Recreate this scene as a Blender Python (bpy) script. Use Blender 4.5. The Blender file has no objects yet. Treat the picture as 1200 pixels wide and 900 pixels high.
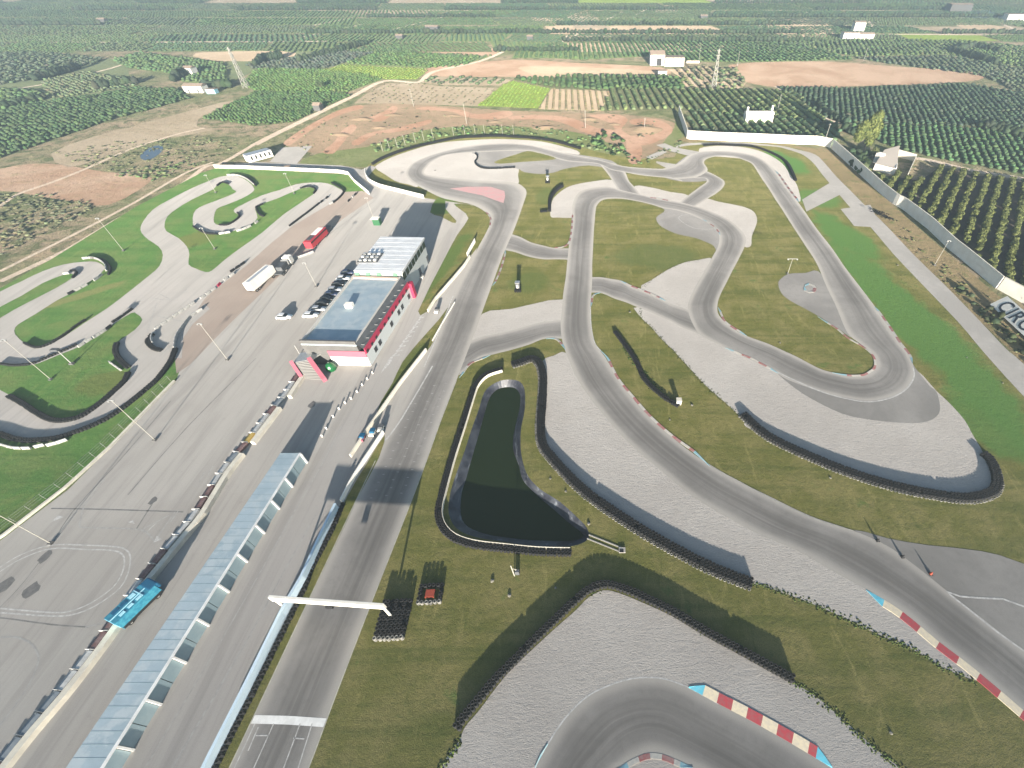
import bpy, bmesh, math, random
import numpy as np
from mathutils import Vector, Matrix
from mathutils.geometry import tessellate_polygon
random.seed(7); RNG = np.random.default_rng(7)
S = bpy.context.scene
COL = S.collection
# ------------------------------------------------------------------ survey: drone at 80 m, 44.9 deg below the horizon
CAM_H, FPX, PX, PY = 80.0, 532.5, 700.0, 450.0
TH = math.radians(44.87)
cT, sT = math.cos(TH), math.sin(TH)
def P(x, y, z=0.0):
    """surveyed photo point -> world point on the level z"""
    dx, dy = x - PX, y - PY
    d = Vector((dx, FPX * cT - dy * sT, -FPX * sT - dy * cT))
    t = (z - CAM_H) / d.z
    return Vector((d.x * t, d.y * t, z))
def pts(s):
    return [tuple(float(v) for v in p.split(',')) for p in s.split()]
def smooth(p, n=4, closed=False):
    if n <= 1 or len(p) < 3: return list(p)
    out = []; N = len(p); segs = N if closed else N - 1
    g = (lambda i: p[i % N]) if closed else (lambda i: p[max(0, min(N - 1, i))])
    for i in range(segs):
        p0, p1, p2, p3 = g(i - 1), g(i), g(i + 1), g(i + 2)
        for k in range(n):
            t = k / n
            out.append(tuple(0.5 * ((2 * b) + (-a + c) * t + (2 * a - 5 * b + 4 * c - d) * t * t + (-a + 3 * b - 3 * c + d) * t ** 3)
                             for a, b, c, d in zip(p0, p1, p2, p3)))
    if not closed: out.append(tuple(p[-1]))
    return out
def W(s, z=0.0, n=4, closed=False):
    q = pts(s) if isinstance(s, str) else s
    return [P(x, y, z) for x, y in smooth(q, n, closed)]
def resample(w, step):
    d = [0.0]
    for a, b in zip(w, w[1:]): d.append(d[-1] + (b - a).length)
    L = d[-1]; n = max(1, int(round(L / step))); out = []; j = 0
    for i in range(n + 1):
        s = L * i / n
        while j < len(w) - 2 and d[j + 1] < s: j += 1
        f = (s - d[j]) / max(1e-9, d[j + 1] - d[j])
        out.append(w[j].lerp(w[j + 1], min(1, max(0, f))))
    return out
# ------------------------------------------------------------------ materials
MATS = {}
def mat(name, col=(.5, .5, .5), rough=.8, metal=0, col2=None, scale=1.0, detail=4, bump=0, bscale=None, spec=.3, drough=0.0,
        contrast=(.35, .65), col3=None, scale3=.05, c3=(.45, .6), build=None, rot=0, stretch=(1, 1, 1)):
    if name in MATS: return MATS[name]
    m = bpy.data.materials.new(name); m.use_nodes = True; MATS[name] = m
    nt = m.node_tree; N = nt.nodes; L = nt.links; b = N['Principled BSDF']
    b.inputs['Base Color'].default_value = (*col, 1); b.inputs['Roughness'].default_value = rough
    b.inputs['Metallic'].default_value = metal; b.inputs['Specular IOR Level'].default_value = spec
    b.inputs['Diffuse Roughness'].default_value = drough
    def coord(rot=rot, stretch=stretch):
        tc = N.new('ShaderNodeTexCoord'); mp = N.new('ShaderNodeMapping')
        L.new(tc.outputs['Object'], mp.inputs['Vector']); mp.inputs['Rotation'].default_value = (0, 0, rot)
        mp.inputs['Scale'].default_value = stretch; return mp.outputs[0]
    def noise(sc, det=4, vec=None, rough=.6, dist=0):
        n = N.new('ShaderNodeTexNoise'); n.inputs['Scale'].default_value = sc; n.inputs['Detail'].default_value = det
        n.inputs['Roughness'].default_value = rough; n.inputs['Distortion'].default_value = dist
        L.new(vec if vec is not None else coord(), n.inputs['Vector']); return n.outputs['Fac']
    def ramp(fac, lo, hi, a=0.0, c=1.0):
        r = N.new('ShaderNodeMapRange'); r.inputs['From Min'].default_value = lo; r.inputs['From Max'].default_value = hi
        r.inputs['To Min'].default_value = a; r.inputs['To Max'].default_value = c; r.interpolation_type = 'SMOOTHSTEP'
        L.new(fac, r.inputs['Value']); return r.outputs['Result']
    def mix(fac, a, c, mode='MIX'):
        x = N.new('ShaderNodeMix'); x.data_type = 'RGBA'; x.blend_type = mode
        for sock, v in ((x.inputs['Factor'], fac), (x.inputs['A'], a), (x.inputs['B'], c)):
            if hasattr(v, 'is_output'): L.new(v, sock)
            elif isinstance(v, (int, float)): sock.default_value = v
            else: sock.default_value = (*v[:3], 1)
        return x.outputs['Result']
    def math_(op, a, c=0.0):
        x = N.new('ShaderNodeMath'); x.operation = op
        for i, v in enumerate((a, c)):
            if hasattr(v, 'is_output'): L.new(v, x.inputs[i])
            else: x.inputs[i].default_value = v
        return x.outputs[0]
    def dobump(h, strength=.5, dist=.1):
        x = N.new('ShaderNodeBump'); x.inputs['Strength'].default_value = strength; x.inputs['Distance'].default_value = dist
        L.new(h, x.inputs['Height']); L.new(x.outputs[0], b.inputs['Normal'])
    if build:
        build(dict(N=N, L=L, b=b, coord=coord, noise=noise, ramp=ramp, mix=mix, math=math_, bump=dobump)); return m
    c = None
    if col2 is not None: c = mix(ramp(noise(scale, detail), *contrast), col, col2)
    if col3 is not None: c = mix(ramp(noise(scale3, 5), *c3), c if c is not None else col, col3)
    if c is not None: L.new(c, b.inputs['Base Color'])
    if bump: dobump(noise(bscale or scale, 3), bump, .1)
    return m
# --- ground kinds
def g_grass(base, dry, dark, blobs=(), sc=1.0):
    def f(k):
        co = k['coord'](0, (1, 1, 1)); mow = k['coord'](.3, (.03, .33, 1))
        n1 = k['noise'](.11 * sc, 6, co, .62, .4); n2 = k['noise'](.9, 5, co, .7); n3 = k['noise'](1.0, 4, mow, .55, .6); n4 = k['noise'](6.0, 3, co, .7)
        c = k['mix'](k['ramp'](n1, .40, .60), base, dry)
        c = k['mix'](k['ramp'](n3, .42, .68, 0, .6), c, dark)
        n6 = k['noise'](.22, 6, k['coord'](-.7, (1.6, .35, 1)), .7, 1.2)
        c = k['mix'](k['ramp'](n6, .54, .70, 0, .8), c, tuple(v * 1.25 for v in dry))
        c = k['mix'](k['ramp'](n6, .28, .42, .6, 0), c, dark)
        c = k['mix'](k['ramp'](n2, .50, .74, 0, .65), c, dark)
        c = k['mix'](k['ramp'](n2, .30, .44, .55, 0), c, dry)
        for (x, y, rx, ry, rz, colr, st) in blobs:
            N, L = k['N'], k['L']; tc = N.new('ShaderNodeTexCoord'); mp = N.new('ShaderNodeMapping'); mp.vector_type = 'TEXTURE'
            L.new(tc.outputs['Object'], mp.inputs['Vector']); mp.inputs['Location'].default_value = (x, y, 0)
            mp.inputs['Rotation'].default_value = (0, 0, rz); mp.inputs['Scale'].default_value = (rx, ry, 50)
            gr = N.new('ShaderNodeTexGradient'); gr.gradient_type = 'SPHERICAL'; L.new(mp.outputs[0], gr.inputs[0])
            e = k['math']('ADD', gr.outputs['Fac'], k['math']('MULTIPLY', k['math']('SUBTRACT', n1, .5), 1.0))
            c = k['mix'](k['ramp'](e, .12, .45, 0, st), c, colr)
        c = k['mix'](k['ramp'](n4, .35, .7, 0, .45), c, tuple(v * .45 for v in dark))
        k['L'].new(c, k['b'].inputs['Base Color']); k['bump'](k['math']('ADD', n4, k['math']('MULTIPLY', n2, 2.0)), .55, .12)
    return f
def g_asphalt(base, light, uv=True, rubber=.62):
    def f(k):
        co = k['coord']()
        n1 = k['noise'](.05, 6, co, .6, .5); n2 = k['noise'](.8, 5, co, .7); n3 = k['noise'](14, 2, co)
        c = k['mix'](k['ramp'](n1, .35, .65), tuple(v * .9 for v in base), tuple(v * 1.06 for v in light))
        c = k['mix'](k['ramp'](n2, .45, .75, 0, .3), c, tuple(v * .68 for v in base))
        if uv:
            N, L = k['N'], k['L']; u = N.new('ShaderNodeUVMap'); sp = N.new('ShaderNodeSeparateXYZ'); L.new(u.outputs[0], sp.inputs[0])
            mp = N.new('ShaderNodeMapping'); mp.inputs['Scale'].default_value = (.02, 9, 1); L.new(u.outputs[0], mp.inputs[0])
            st = k['noise'](1.0, 5, mp.outputs[0], .6, .3)
            wander = N.new('ShaderNodeMapping'); wander.inputs['Scale'].default_value = (.009, 0, 1); L.new(u.outputs[0], wander.inputs[0])
            wn = k['noise'](1.0, 1, wander.outputs[0])
            v = k['math']('ADD', sp.outputs['Y'], k['math']('MULTIPLY', k['math']('SUBTRACT', wn, .5), .9))
            dist = k['math']('ABSOLUTE', k['math']('SUBTRACT', v, .5))
            rub = k['math']('MULTIPLY', k['ramp'](dist, .06, .42, 1, 0), k['ramp'](st, .32, .64, .15, 1.0))
            c = k['mix'](k['math']('MULTIPLY', rub, rubber), c, tuple(v_ * .42 for v_ in base))
            e = k['math']('ABSOLUTE', k['math']('SUBTRACT', sp.outputs['Y'], .5))
            c = k['mix'](k['ramp'](k['math']('ADD', e, k['math']('MULTIPLY', k['math']('SUBTRACT', n2, .5), .05)), .31, .475, 0, .72), c, (.41, .385, .35))
        c = k['mix'](k['ramp'](n3, .35, .75, 0, .12), c, (.02, .02, .02))
        k['L'].new(c, k['b'].inputs['Base Color']); k['bump'](n3, .25, .02)
    return f
def g_paddock(base, light, dark, ang):
    def f(k):
        co = k['coord'](0, (1, 1, 1)); sv = k['coord'](ang, (.9, .03, 1)); sv2 = k['coord'](ang, (.25, .012, 1))
        n1 = k['noise'](.03, 6, co, .6, .6); n2 = k['noise'](.5, 5, co, .7); n3 = k['noise'](1, 4, sv, .6, .4); n4 = k['noise'](1, 4, sv2, .6, .8); n5 = k['noise'](9, 2, co)
        c = k['mix'](k['ramp'](n1, .35, .65), base, light)
        c = k['mix'](k['ramp'](n4, .48, .68, 0, .45), c, dark)
        c = k['mix'](k['ramp'](n3, .50, .72, 0, .35), c, dark)
        c = k['mix'](k['ramp'](n2, .58, .75, 0, .3), c, dark)
        c = k['mix'](k['ramp'](n5, .4, .8, 0, .1), c, (.03, .03, .03))
        k['L'].new(c, k['b'].inputs['Base Color']); k['bump'](n5, .2, .02)
    return f
def g_gravel(k):
    co = k['coord'](0, (1, 1, 1)); N, L = k['N'], k['L']
    n1 = k['noise'](.05, 5, co, .6, .5); n2 = k['noise'](.9, 6, k['coord'](.5, (.55, 1.5, 1)), .75, 1.6); n3 = k['noise'](4.5, 3, co, .85, .6); n4 = k['noise'](2.2, 5, k['coord'](-.4, (.5, 1.7, 1)), .8, 2.2)
    c = k['mix'](k['ramp'](n1, .35, .65), (.43, .40, .368), (.48, .45, .415))
    c = k['mix'](k['ramp'](n2, .50, .68, 0, .32), c, (.29, .26, .235))
    c = k['mix'](k['ramp'](n4, .54, .70, 0, .5), c, (.24, .22, .205))
    c = k['mix'](k['ramp'](n4, .30, .44, .4, 0), c, (.58, .53, .48))
    c = k['mix'](k['ramp'](n3, .55, .75, 0, .5), c, (.15, .145, .145))
    L.new(c, k['b'].inputs['Base Color'])
    h = k['math']('ADD', k['math']('MULTIPLY', n4, .9), k['math']('ADD', n2, k['math']('MULTIPLY', n3, .35)))
    k['bump'](h, .7, .16)
def g_terrain(k):
    co = k['coord'](0, (1, 1, 1))
    n1 = k['noise'](.018, 8, co, .65, .6); n2 = k['noise'](.13, 6, co, .7, .4); n3 = k['noise'](1.3, 4, co, .75)
    c = k['mix'](k['ramp'](n1, .40, .60), (.30, .235, .16), (.18, .185, .095))
    c = k['mix'](k['ramp'](n2, .46, .62, 0, .85), c, (.085, .11, .045))
    c = k['mix'](k['ramp'](n2, .30, .42, .6, 0), c, (.36, .25, .17))
    c = k['mix'](k['ramp'](n3, .50, .70, 0, .6), c, (.05, .06, .028))
    k['L'].new(c, k['b'].inputs['Base Color']); k['bump'](k['math']('ADD', n3, k['math']('MULTIPLY', n2, 4)), .8, .5)
def g_soil(base, light, green, amt=.5, rot=0, rows=0):
    def f(k):
        co = k['coord'](0, (1, 1, 1)); n1 = k['noise'](.03, 7, co, .65, .5); n2 = k['noise'](.25, 6, co, .7); n3 = k['noise'](1.5, 3, co, .7)
        c = k['mix'](k['ramp'](n1, .38, .62), base, light); c = k['mix'](k['ramp'](n2, .5, .7, 0, amt), c, green)
        c = k['mix'](k['ramp'](n3, .5, .75, 0, .35), c, tuple(v * .45 for v in base))
        if rows:
            w = k['N'].new('ShaderNodeTexWave'); w.inputs['Scale'].default_value = rows; w.inputs['Distortion'].default_value = .6; w.inputs['Detail Scale'].default_value = .3
            k['L'].new(k['coord'](rot, (1, 1, 1)), w.inputs['Vector'])
            c = k['mix'](k['ramp'](w.outputs['Fac'], .35, .75, 0, .8), c, green)
        k['L'].new(c, k['b'].inputs['Base Color']); k['bump'](k['math']('ADD', n3, k['math']('MULTIPLY', n2, 3)), .6, .25)
    return f
def tintmat(name, rough=.9, spec=.15, leafy=.35, trans=.0):
    def f(k):
        a = k['N'].new('ShaderNodeAttribute'); a.attribute_name = 'tint'
        n = k['noise'](1.7, 3); c = k['mix'](k['ramp'](n, .4, .7, 0, leafy), a.outputs['Color'], (.018, .028, .012))
        k['L'].new(c, k['b'].inputs['Base Color'])
    return mat(name, rough=rough, spec=spec, build=f)
def b2(x, y): p = P(x, y); return p.x, p.y
def blob(x, y, rx, ry, rz, c, st): a, b = b2(x, y); return (a, b, rx, ry, rz, c, st)
LUSH = (.095, .20, .05); OLIVE = (.170, .165, .050); DRY = (.235, .208, .080); DARKG = (.090, .112, .030)
M_GRASS = mat('circuit_turf', drough=1, rough=1, spec=.1, build=g_grass(OLIVE, DRY, DARKG, [
    blob(1070, 375, 11.5, 70, .10, LUSH, .95), blob(990, 275, 9, 26, .25, LUSH, .95), blob(1160, 500, 9, 16, .2, LUSH, .8), blob(920, 190, 12, 22, .2, LUSH, 1),
    blob(960, 232, 12, 14, .2, LUSH, .8), blob(620, 330, 9, 10, 0, (.11, .145, .04), .7), blob(770, 300, 20, 12, 0, (.11, .14, .045), .7), blob(510, 320, 5, 40, -.2, (.10, .155, .04), .9),
    blob(470, 450, 5, 20, -.1, (.10, .13, .035), .8), blob(520, 240, 8, 12, 0, (.10, .16, .04), .9), blob(640, 230, 6, 12, 0, (.11, .15, .045), .6)]))
M_KGRASS = mat('kart_turf', drough=1, rough=1, spec=.1, build=g_grass((.100, .205, .050), (.15, .21, .065), (.070, .150, .036), [
    blob(100, 345, 14, 3, .8, (.24, .22, .09), .7), blob(230, 280, 10, 8, 0, (.17, .16, .05), .55), blob(120, 450, 8, 6, 0, (.14, .15, .045), .6),
    blob(330, 208, 20, 3, 0, (.17, .19, .07), .6)]))
M_TRACK = mat('track_asphalt', drough=1, rough=.9, spec=.2, build=g_asphalt((.225, .214, .202), (.265, .252, .238)))
M_APRON = mat('apron_asphalt', drough=1, rough=.9, spec=.2, build=g_asphalt((.23, .22, .208), (.265, .252, .238), uv=False))
M_KART = mat('kart_asphalt', drough=1, rough=.9, spec=.2, build=g_paddock((.355, .335, .31), (.40, .375, .35), (.27, .255, .24), .6))
M_PAD = mat('paddock_asphalt', drough=1, rough=.9, spec=.2, build=g_paddock((.345, .325, .30), (.385, .365, .338), (.235, .22, .205), -.06))
M_BROWN = mat('dusty_apron', drough=1, rough=.95, spec=.15, build=g_paddock((.29, .235, .20), (.33, .275, .235), (.22, .20, .175), .6))
M_PIT = mat('pit_lane_asphalt', drough=1, rough=.9, spec=.2, build=g_paddock((.325, .308, .288), (.36, .34, .32), (.235, .222, .21), -.06))
M_GRAVEL = mat('trap_gravel', drough=1, rough=1, spec=.1, build=g_gravel)
M_TERRAIN = mat('dry_scrub_ground', drough=1, rough=1, spec=.1, build=g_terrain)
M_CONC = mat('pale_concrete', (.39, .365, .335), col2=(.35, .33, .305), scale=.6, col3=(.33, .31, .285), scale3=.05, drough=.6, rough=.9)
M_PINKSOIL = mat('red_earth', drough=1, rough=1, spec=.1, build=g_soil((.285, .185, .125), (.36, .255, .185), (.19, .17, .09), .6))
M_TANSOIL = mat('tan_earth', drough=1, rough=1, spec=.1, build=g_soil((.34, .26, .18), (.40, .31, .22), (.20, .18, .09), .5))
M_MOTOT = mat('motocross_track_earth', drough=1, rough=1, spec=.1, build=g_soil((.30, .175, .115), (.38, .245, .175), (.17, .12, .075), .55))
M_FALLOW = mat('fallow_earth', drough=1, rough=1, spec=.1, build=g_soil((.25, .20, .14), (.30, .245, .18), (.17, .165, .085), .5))
M_PATH = mat('dirt_road_earth', drough=1, rough=1, spec=.1, build=g_soil((.42, .34, .27), (.46, .38, .30), (.28, .25, .16), .3))
M_ORCHSOIL = mat('orchard_earth', drough=1, rough=1, spec=.1, build=g_soil((.10, .105, .055), (.13, .13, .07), (.065, .095, .04), .7))
M_GREENF = mat('green_crop_ground', drough=1, rough=1, spec=.1, build=g_soil((.115, .155, .06), (.14, .175, .07), (.08, .12, .05), .6))
M_DKF = mat('dull_green_ground', drough=1, rough=1, spec=.1, build=g_soil((.11, .13, .068), (.135, .155, .08), (.08, .10, .052), .6))
M_LIME = mat('lime_crop_ground', drough=1, rough=1, spec=.1, build=g_soil((.16, .22, .04), (.19, .25, .055), (.10, .16, .035), .5))
M_SCRUBG = mat('verge_scrub_ground', drough=1, rough=1, spec=.1, build=g_soil((.19, .15, .08), (.24, .185, .105), (.115, .135, .05), .95))
M_MOTO = mat('motocross_ground', drough=1, rough=1, spec=.1, build=g_soil((.225, .165, .11), (.28, .20, .135), (.13, .145, .07), .8))
M_TUFT = mat('rough_green_ground', drough=1, rough=1, spec=.1, build=g_soil((.13, .15, .06), (.17, .18, .085), (.085, .125, .04), .8))
M_WHITE = mat('white_paint', (.78, .77, .74), col2=(.66, .65, .62), scale=.8, rough=.7)
M_LINE = mat('worn_white_marking', (.52, .51, .49), col2=(.36, .35, .335), scale=1.5, rough=.9, drough=.6)
M_FAINT = mat('faded_marking', (.36, .35, .335), col2=(.29, .28, .265), scale=1.2, rough=.9, drough=.6)
M_PINKP = mat('faded_pink_paint', (.50, .27, .27), col2=(.44, .30, .29), scale=.5, rough=.9, drough=.6)
M_SEAM = mat('dark_seam', (.17, .165, .155), col2=(.25, .235, .22), scale=.7, rough=.9)
M_DARKP = mat('oil_stain', (.13, .125, .12), col2=(.18, .17, .16), scale=1.5, rough=.8)
M_KRED = mat('kerb_red', (.42, .055, .07), col2=(.34, .09, .095), scale=2, rough=.85)
M_KCRM = mat('kerb_cream', (.70, .60, .42), col2=(.60, .52, .40), scale=2, rough=.85)
M_KREDF = mat('faded_kerb_red', (.36, .12, .11), col2=(.36, .22, .20), scale=1.2, rough=.85); M_KCRMF = mat('faded_kerb_cream', (.56, .51, .43), col2=(.46, .43, .38), scale=1.5, rough=.85); M_KCYNF = mat('faded_kerb_cyan', (.22, .42, .47), col2=(.32, .42, .43), scale=1.5, rough=.85)
M_KCYN = mat('kerb_cyan', (.10, .48, .62), col2=(.16, .46, .56), scale=2, rough=.85)
M_TYRE = mat('tyre_rubber', (.0085, .0085, .009), col2=(.02, .02, .021), scale=2.5, rough=.75, spec=.35)
M_TYREW = mat('white_painted_tyre', (.26, .25, .225), col2=(.07, .07, .065), scale=1.6, rough=.8)
M_WALLW = mat('wall_render', (.80, .77, .70), col2=(.74, .70, .62), scale=.4, rough=.9, drough=.4)
M_WALLC = mat('cream_concrete', (.66, .62, .52), col2=(.56, .52, .44), scale=.5, rough=.9, drough=.4)
M_PITW = mat('pit_wall_paint', (.60, .72, .80), col2=(.48, .60, .68), scale=.35, rough=.75, stretch=(1, .2, 1))
M_BLUER = mat('blue_grey_roof_sheet', (.37, .45, .49), col2=(.31, .39, .43), scale=.18, col3=(.42, .48, .50), scale3=.4, rough=.55, spec=.4)
M_BLUES = mat('blue_grey_awning_sheet', (.28, .36, .385), col2=(.23, .31, .34), scale=.3, rough=.6, spec=.4)
M_GREY = mat('grey_render', (.125, .122, .118), col2=(.105, .103, .10), scale=.5, rough=.9)
M_DKGREY = mat('dark_awning', (.085, .09, .095), col2=(.11, .115, .12), scale=.6, rough=.8)
M_PINK = mat('pink_panel', (.36, .105, .14), col2=(.33, .11, .145), scale=.5, rough=.7)
M_RED = mat('crimson_fascia', (.46, .035, .085), rough=.6)
M_GLASS = mat('dark_glass', (.02, .025, .03), rough=.1, spec=.6)
M_BLACK = mat('black_plastic', (.02, .02, .022), rough=.5)
M_METAL = mat('galvanised_steel', (.52, .52, .50), rough=.45, metal=.5, col2=(.45, .45, .43), scale=2)
M_POLE = mat('pale_mast_paint', (.36, .345, .30), rough=.6)
M_GREEN = mat('green_canvas', (.004, .10, .028), rough=.35, spec=.6)
M_TEAL = mat('blue_trailer_sheet', (.02, .17, .27), col2=(.05, .27, .36), scale=1.6, rough=.5, spec=.4)
M_TEALD = mat('dark_blue_sheet', (.012, .10, .19), rough=.5)
M_SKYB = mat('pale_blue_sheet', (.40, .72, .82), rough=.5)
M_TROOF = mat('tile_roof', (.42, .32, .24), col2=(.34, .25, .19), scale=1, rough=.9)
M_TRUNK = mat('bark', (.26, .22, .17), col2=(.15, .12, .09), scale=3, rough=.95)
M_ROCK = mat('pale_stone', (.26, .24, .20), col2=(.17, .16, .13), scale=2.5, rough=.95, bump=.6)
M_ORANGE = mat('orange_plastic', (.30, .055, .03), rough=.6)
M_TREE = tintmat('leaf_tint', leafy=.12); M_TREE2 = tintmat('leaf_tint_sparse', leafy=.2)
def g_water(k):
    k['b'].inputs['Base Color'].default_value = (.017, .028, .011, 1); k['b'].inputs['Roughness'].default_value = .12
    k['bump'](k['noise'](.7, 3), .06, .03)
M_WATER = mat('pond_water', spec=.14, build=g_water)
def g_liner(k):
    co = k['coord'](0, (1, 1, 1)); c = k['mix'](k['ramp'](k['noise'](.35, 5, co), .35, .65), (.018, .019, .028), (.055, .06, .072))
    c = k['mix'](k['ramp'](k['noise'](.9, 4, k['coord'](.4, (1, .15, 1)), .7), .55, .72, 0, .8), c, (.20, .215, .235))
    k['L'].new(c, k['b'].inputs['Base Color'])
M_LINER = mat('pond_liner', rough=.45, spec=.45, build=g_liner)
# ------------------------------------------------------------------ mesh helpers
def link(o): COL.objects.link(o); return o
def tag(o, label=None, cat=None, group=None, kind=None):
    if label: o['label'] = label
    if cat: o['category'] = cat
    if group: o['group'] = group
    if kind: o['kind'] = kind
    return o
def empty(name, loc, rz=0, label=None, cat=None, group=None):
    o = bpy.data.objects.new(name, None); o.location = loc; o.rotation_euler = (0, 0, rz); link(o)
    return tag(o, label, cat, group)
class MB:
    def __init__(s): s.v = []; s.f = []; s.uv = None
    def face(s, vs):
        b = len(s.v); s.v += [Vector(v) for v in vs]; s.f.append(tuple(range(b, b + len(vs)))); return s
    def prism(s, poly, z0, z1, z1s=None):
        n = len(poly); b = len(s.v)
        s.v += [Vector((p[0], p[1], z0)) for p in poly]
        s.v += [Vector((p[0], p[1], (z1s[i] if z1s else z1))) for i, p in enumerate(poly)]
        a = sum(poly[i][0] * poly[(i + 1) % n][1] - poly[(i + 1) % n][0] * poly[i][1] for i in range(n))
        for i in range(n):
            j = (i + 1) % n; q = (b + i, b + j, b + n + j, b + n + i); s.f.append(q if a > 0 else q[::-1])
        top = tuple(range(b + n, b + 2 * n)); bot = tuple(range(b, b + n))
        s.f.append(top if a > 0 else top[::-1]); s.f.append(bot[::-1] if a > 0 else bot); return s
    def box(s, c, sz, rz=0, M=None):
        x, y, z = (v / 2 for v in sz); cs, sn = math.cos(rz), math.sin(rz); b = len(s.v)
        for dz in (-z, z):
            for dx, dy in ((-x, -y), (x, -y), (x, y), (-x, y)):
                s.v.append(Vector((c[0] + dx * cs - dy * sn, c[1] + dx * sn + dy * cs, c[2] + dz)))
        for q in ((3, 2, 1, 0), (4, 5, 6, 7), (0, 1, 5, 4), (1, 2, 6, 5), (2, 3, 7, 6), (3, 0, 4, 7)): s.f.append(tuple(b + i for i in q))
        return s
    def tube(s, p0, p1, r0, r1=None, n=8, cap=True):
        p0, p1 = Vector(p0), Vector(p1); r1 = r0 if r1 is None else r1; d = (p1 - p0).normalized()
        u = d.orthogonal().normalized(); w = d.cross(u); b = len(s.v)
        for p, r in ((p0, r0), (p1, r1)):
            for i in range(n):
                a = 2 * math.pi * i / n; s.v.append(p + u * (r * math.cos(a)) + w * (r * math.sin(a)))
        for i in range(n): j = (i + 1) % n; s.f.append((b + i, b + j, b + n + j, b + n + i))
        if cap: s.f.append(tuple(range(b + n, b + 2 * n))); s.f.append(tuple(range(b + n - 1, b - 1, -1)))
        return s
    def lathe(s, prof, c, n=10):
        b = len(s.v); m = len(prof)
        for r, z in prof:
            for i in range(n):
                a = 2 * math.pi * i / n; s.v.append(Vector((c[0] + r * math.cos(a), c[1] + r * math.sin(a), c[2] + z)))
        for k in range(m - 1):
            for i in range(n): j = (i + 1) % n; s.f.append((b + k * n + i, b + k * n + j, b + (k + 1) * n + j, b + (k + 1) * n + i))
        return s
    def wall(s, line, h, t, z0=0.0, side=0.0):
        """ribbon wall along a world polyline; side shifts it sideways (left positive)"""
        n = len(line); L = []; R = []
        for i in range(n):
            d = (line[min(n - 1, i + 1)] - line[max(0, i - 1)]); d.z = 0; d.normalize(); nn = Vector((-d.y, d.x, 0))
            L.append(line[i] + nn * (side + t / 2)); R.append(line[i] + nn * (side - t / 2))
        b = len(s.v)
        for l, r in zip(L, R): s.v += [Vector((r.x, r.y, z0)), Vector((l.x, l.y, z0)), Vector((l.x, l.y, z0 + h)), Vector((r.x, r.y, z0 + h))]
        for i in range(n - 1):
            a, c = b + 4 * i, b + 4 * i + 4
            for k in range(4): j = (k + 1) % 4; s.f.append((a + k, a + j, c + j, c + k))
        s.f.append((b, b + 1, b + 2, b + 3)[::-1]); e = b + 4 * (n - 1); s.f.append((e, e + 1, e + 2, e + 3)); return s
    def build(s, name, m, parent=None, origin=None, bevel=0, shade=False):
        o0 = Vector(origin) if origin is not None else (parent.location.copy() if parent is not None and parent.get('_w') else Vector((0, 0, 0)))
        me = bpy.data.meshes.new(name); me.from_pydata([tuple(v - o0) for v in s.v], [], s.f); me.materials.append(m)
        bm = bmesh.new(); bm.from_mesh(me); bmesh.ops.recalc_face_normals(bm, faces=bm.faces)
        if bevel: bmesh.ops.bevel(bm, geom=[e for e in bm.edges if len(e.link_faces) == 2 and e.calc_face_angle(0) > .6], offset=bevel, segments=2, affect='EDGES', profile=.6)
        bm.to_mesh(me); bm.free()
        if shade: me.polygons.foreach_set('use_smooth', [True] * len(me.polygons))
        o = bpy.data.objects.new(name, me); link(o)
        if parent is not None: o.parent = parent
        elif origin is not None: o.location = o0
        return o
def root(name, loc, label, cat, group=None):
    """an Empty at a thing's base; children given in world coordinates are rebased to it"""
    o = empty(name, loc, 0, label, cat, group); o['_w'] = 1; return o
def sheet(name, outline, m, z, n=4, holes=(), kind='structure', closed=True):
    w = W(outline, 0, n, closed) if isinstance(outline, str) or isinstance(outline[0], tuple) else outline
    loops = [[Vector((p.x, p.y, 0)) for p in w]] + [[Vector((p.x, p.y, 0)) for p in h] for h in holes]
    tris = tessellate_polygon(loops); vs = [v for l in loops for v in l]
    me = bpy.data.meshes.new(name); f = []
    for t in tris:
        a, b, c = (vs[i] for i in t); f.append(t if (b - a).cross(c - a).z > 0 else t[::-1])
    me.from_pydata([(v.x, v.y, z) for v in vs], [], f); me.materials.append(m)
    o = bpy.data.objects.new(name, me); link(o); o['kind'] = kind; return o
def strip(name, L, R, m, z, kind='structure'):
    n = len(L); v = []; f = []; uvs = []; u = 0
    for i in range(n):
        if i: u += ((L[i] + R[i]) / 2 - (L[i - 1] + R[i - 1]) / 2).length
        v += [(L[i].x, L[i].y, z), (R[i].x, R[i].y, z)]; uvs.append(u)
    for i in range(n - 1):
        q = (2 * i, 2 * i + 1, 2 * i + 3, 2 * i + 2); a = Vector(v[q[1]]) - Vector(v[q[0]]); b = Vector(v[q[3]]) - Vector(v[q[0]])
        f.append(q if a.cross(b).z > 0 else q[::-1])
    me = bpy.data.meshes.new(name); me.from_pydata(v, [], f); me.materials.append(m); uv = me.uv_layers.new(name='UVMap')
    for lp in me.loops: i = lp.vertex_index; uv.data[lp.index].uv = (uvs[i // 2], i % 2)
    o = bpy.data.objects.new(name, me); link(o); o['kind'] = kind; return o
def band(name, s, m, z, n=6):
    q = []
    for e in s.replace('\n', ' ').split():
        a, b = e.split('|'); x, y = a.split(','); u, v = b.split(','); q.append((float(x), float(y), float(u), float(v)))
    q = smooth(q, n); return strip(name, [P(a, b) for a, b, _, _ in q], [P(c, d) for _, _, c, d in q], m, z)
def offs(line, d):
    out = []
    for i in range(len(line)):
        t = line[min(len(line) - 1, i + 1)] - line[max(0, i - 1)]; t.z = 0; t.normalize(); out.append(line[i] + Vector((-t.y, t.x, 0)) * d)
    return out
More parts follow.
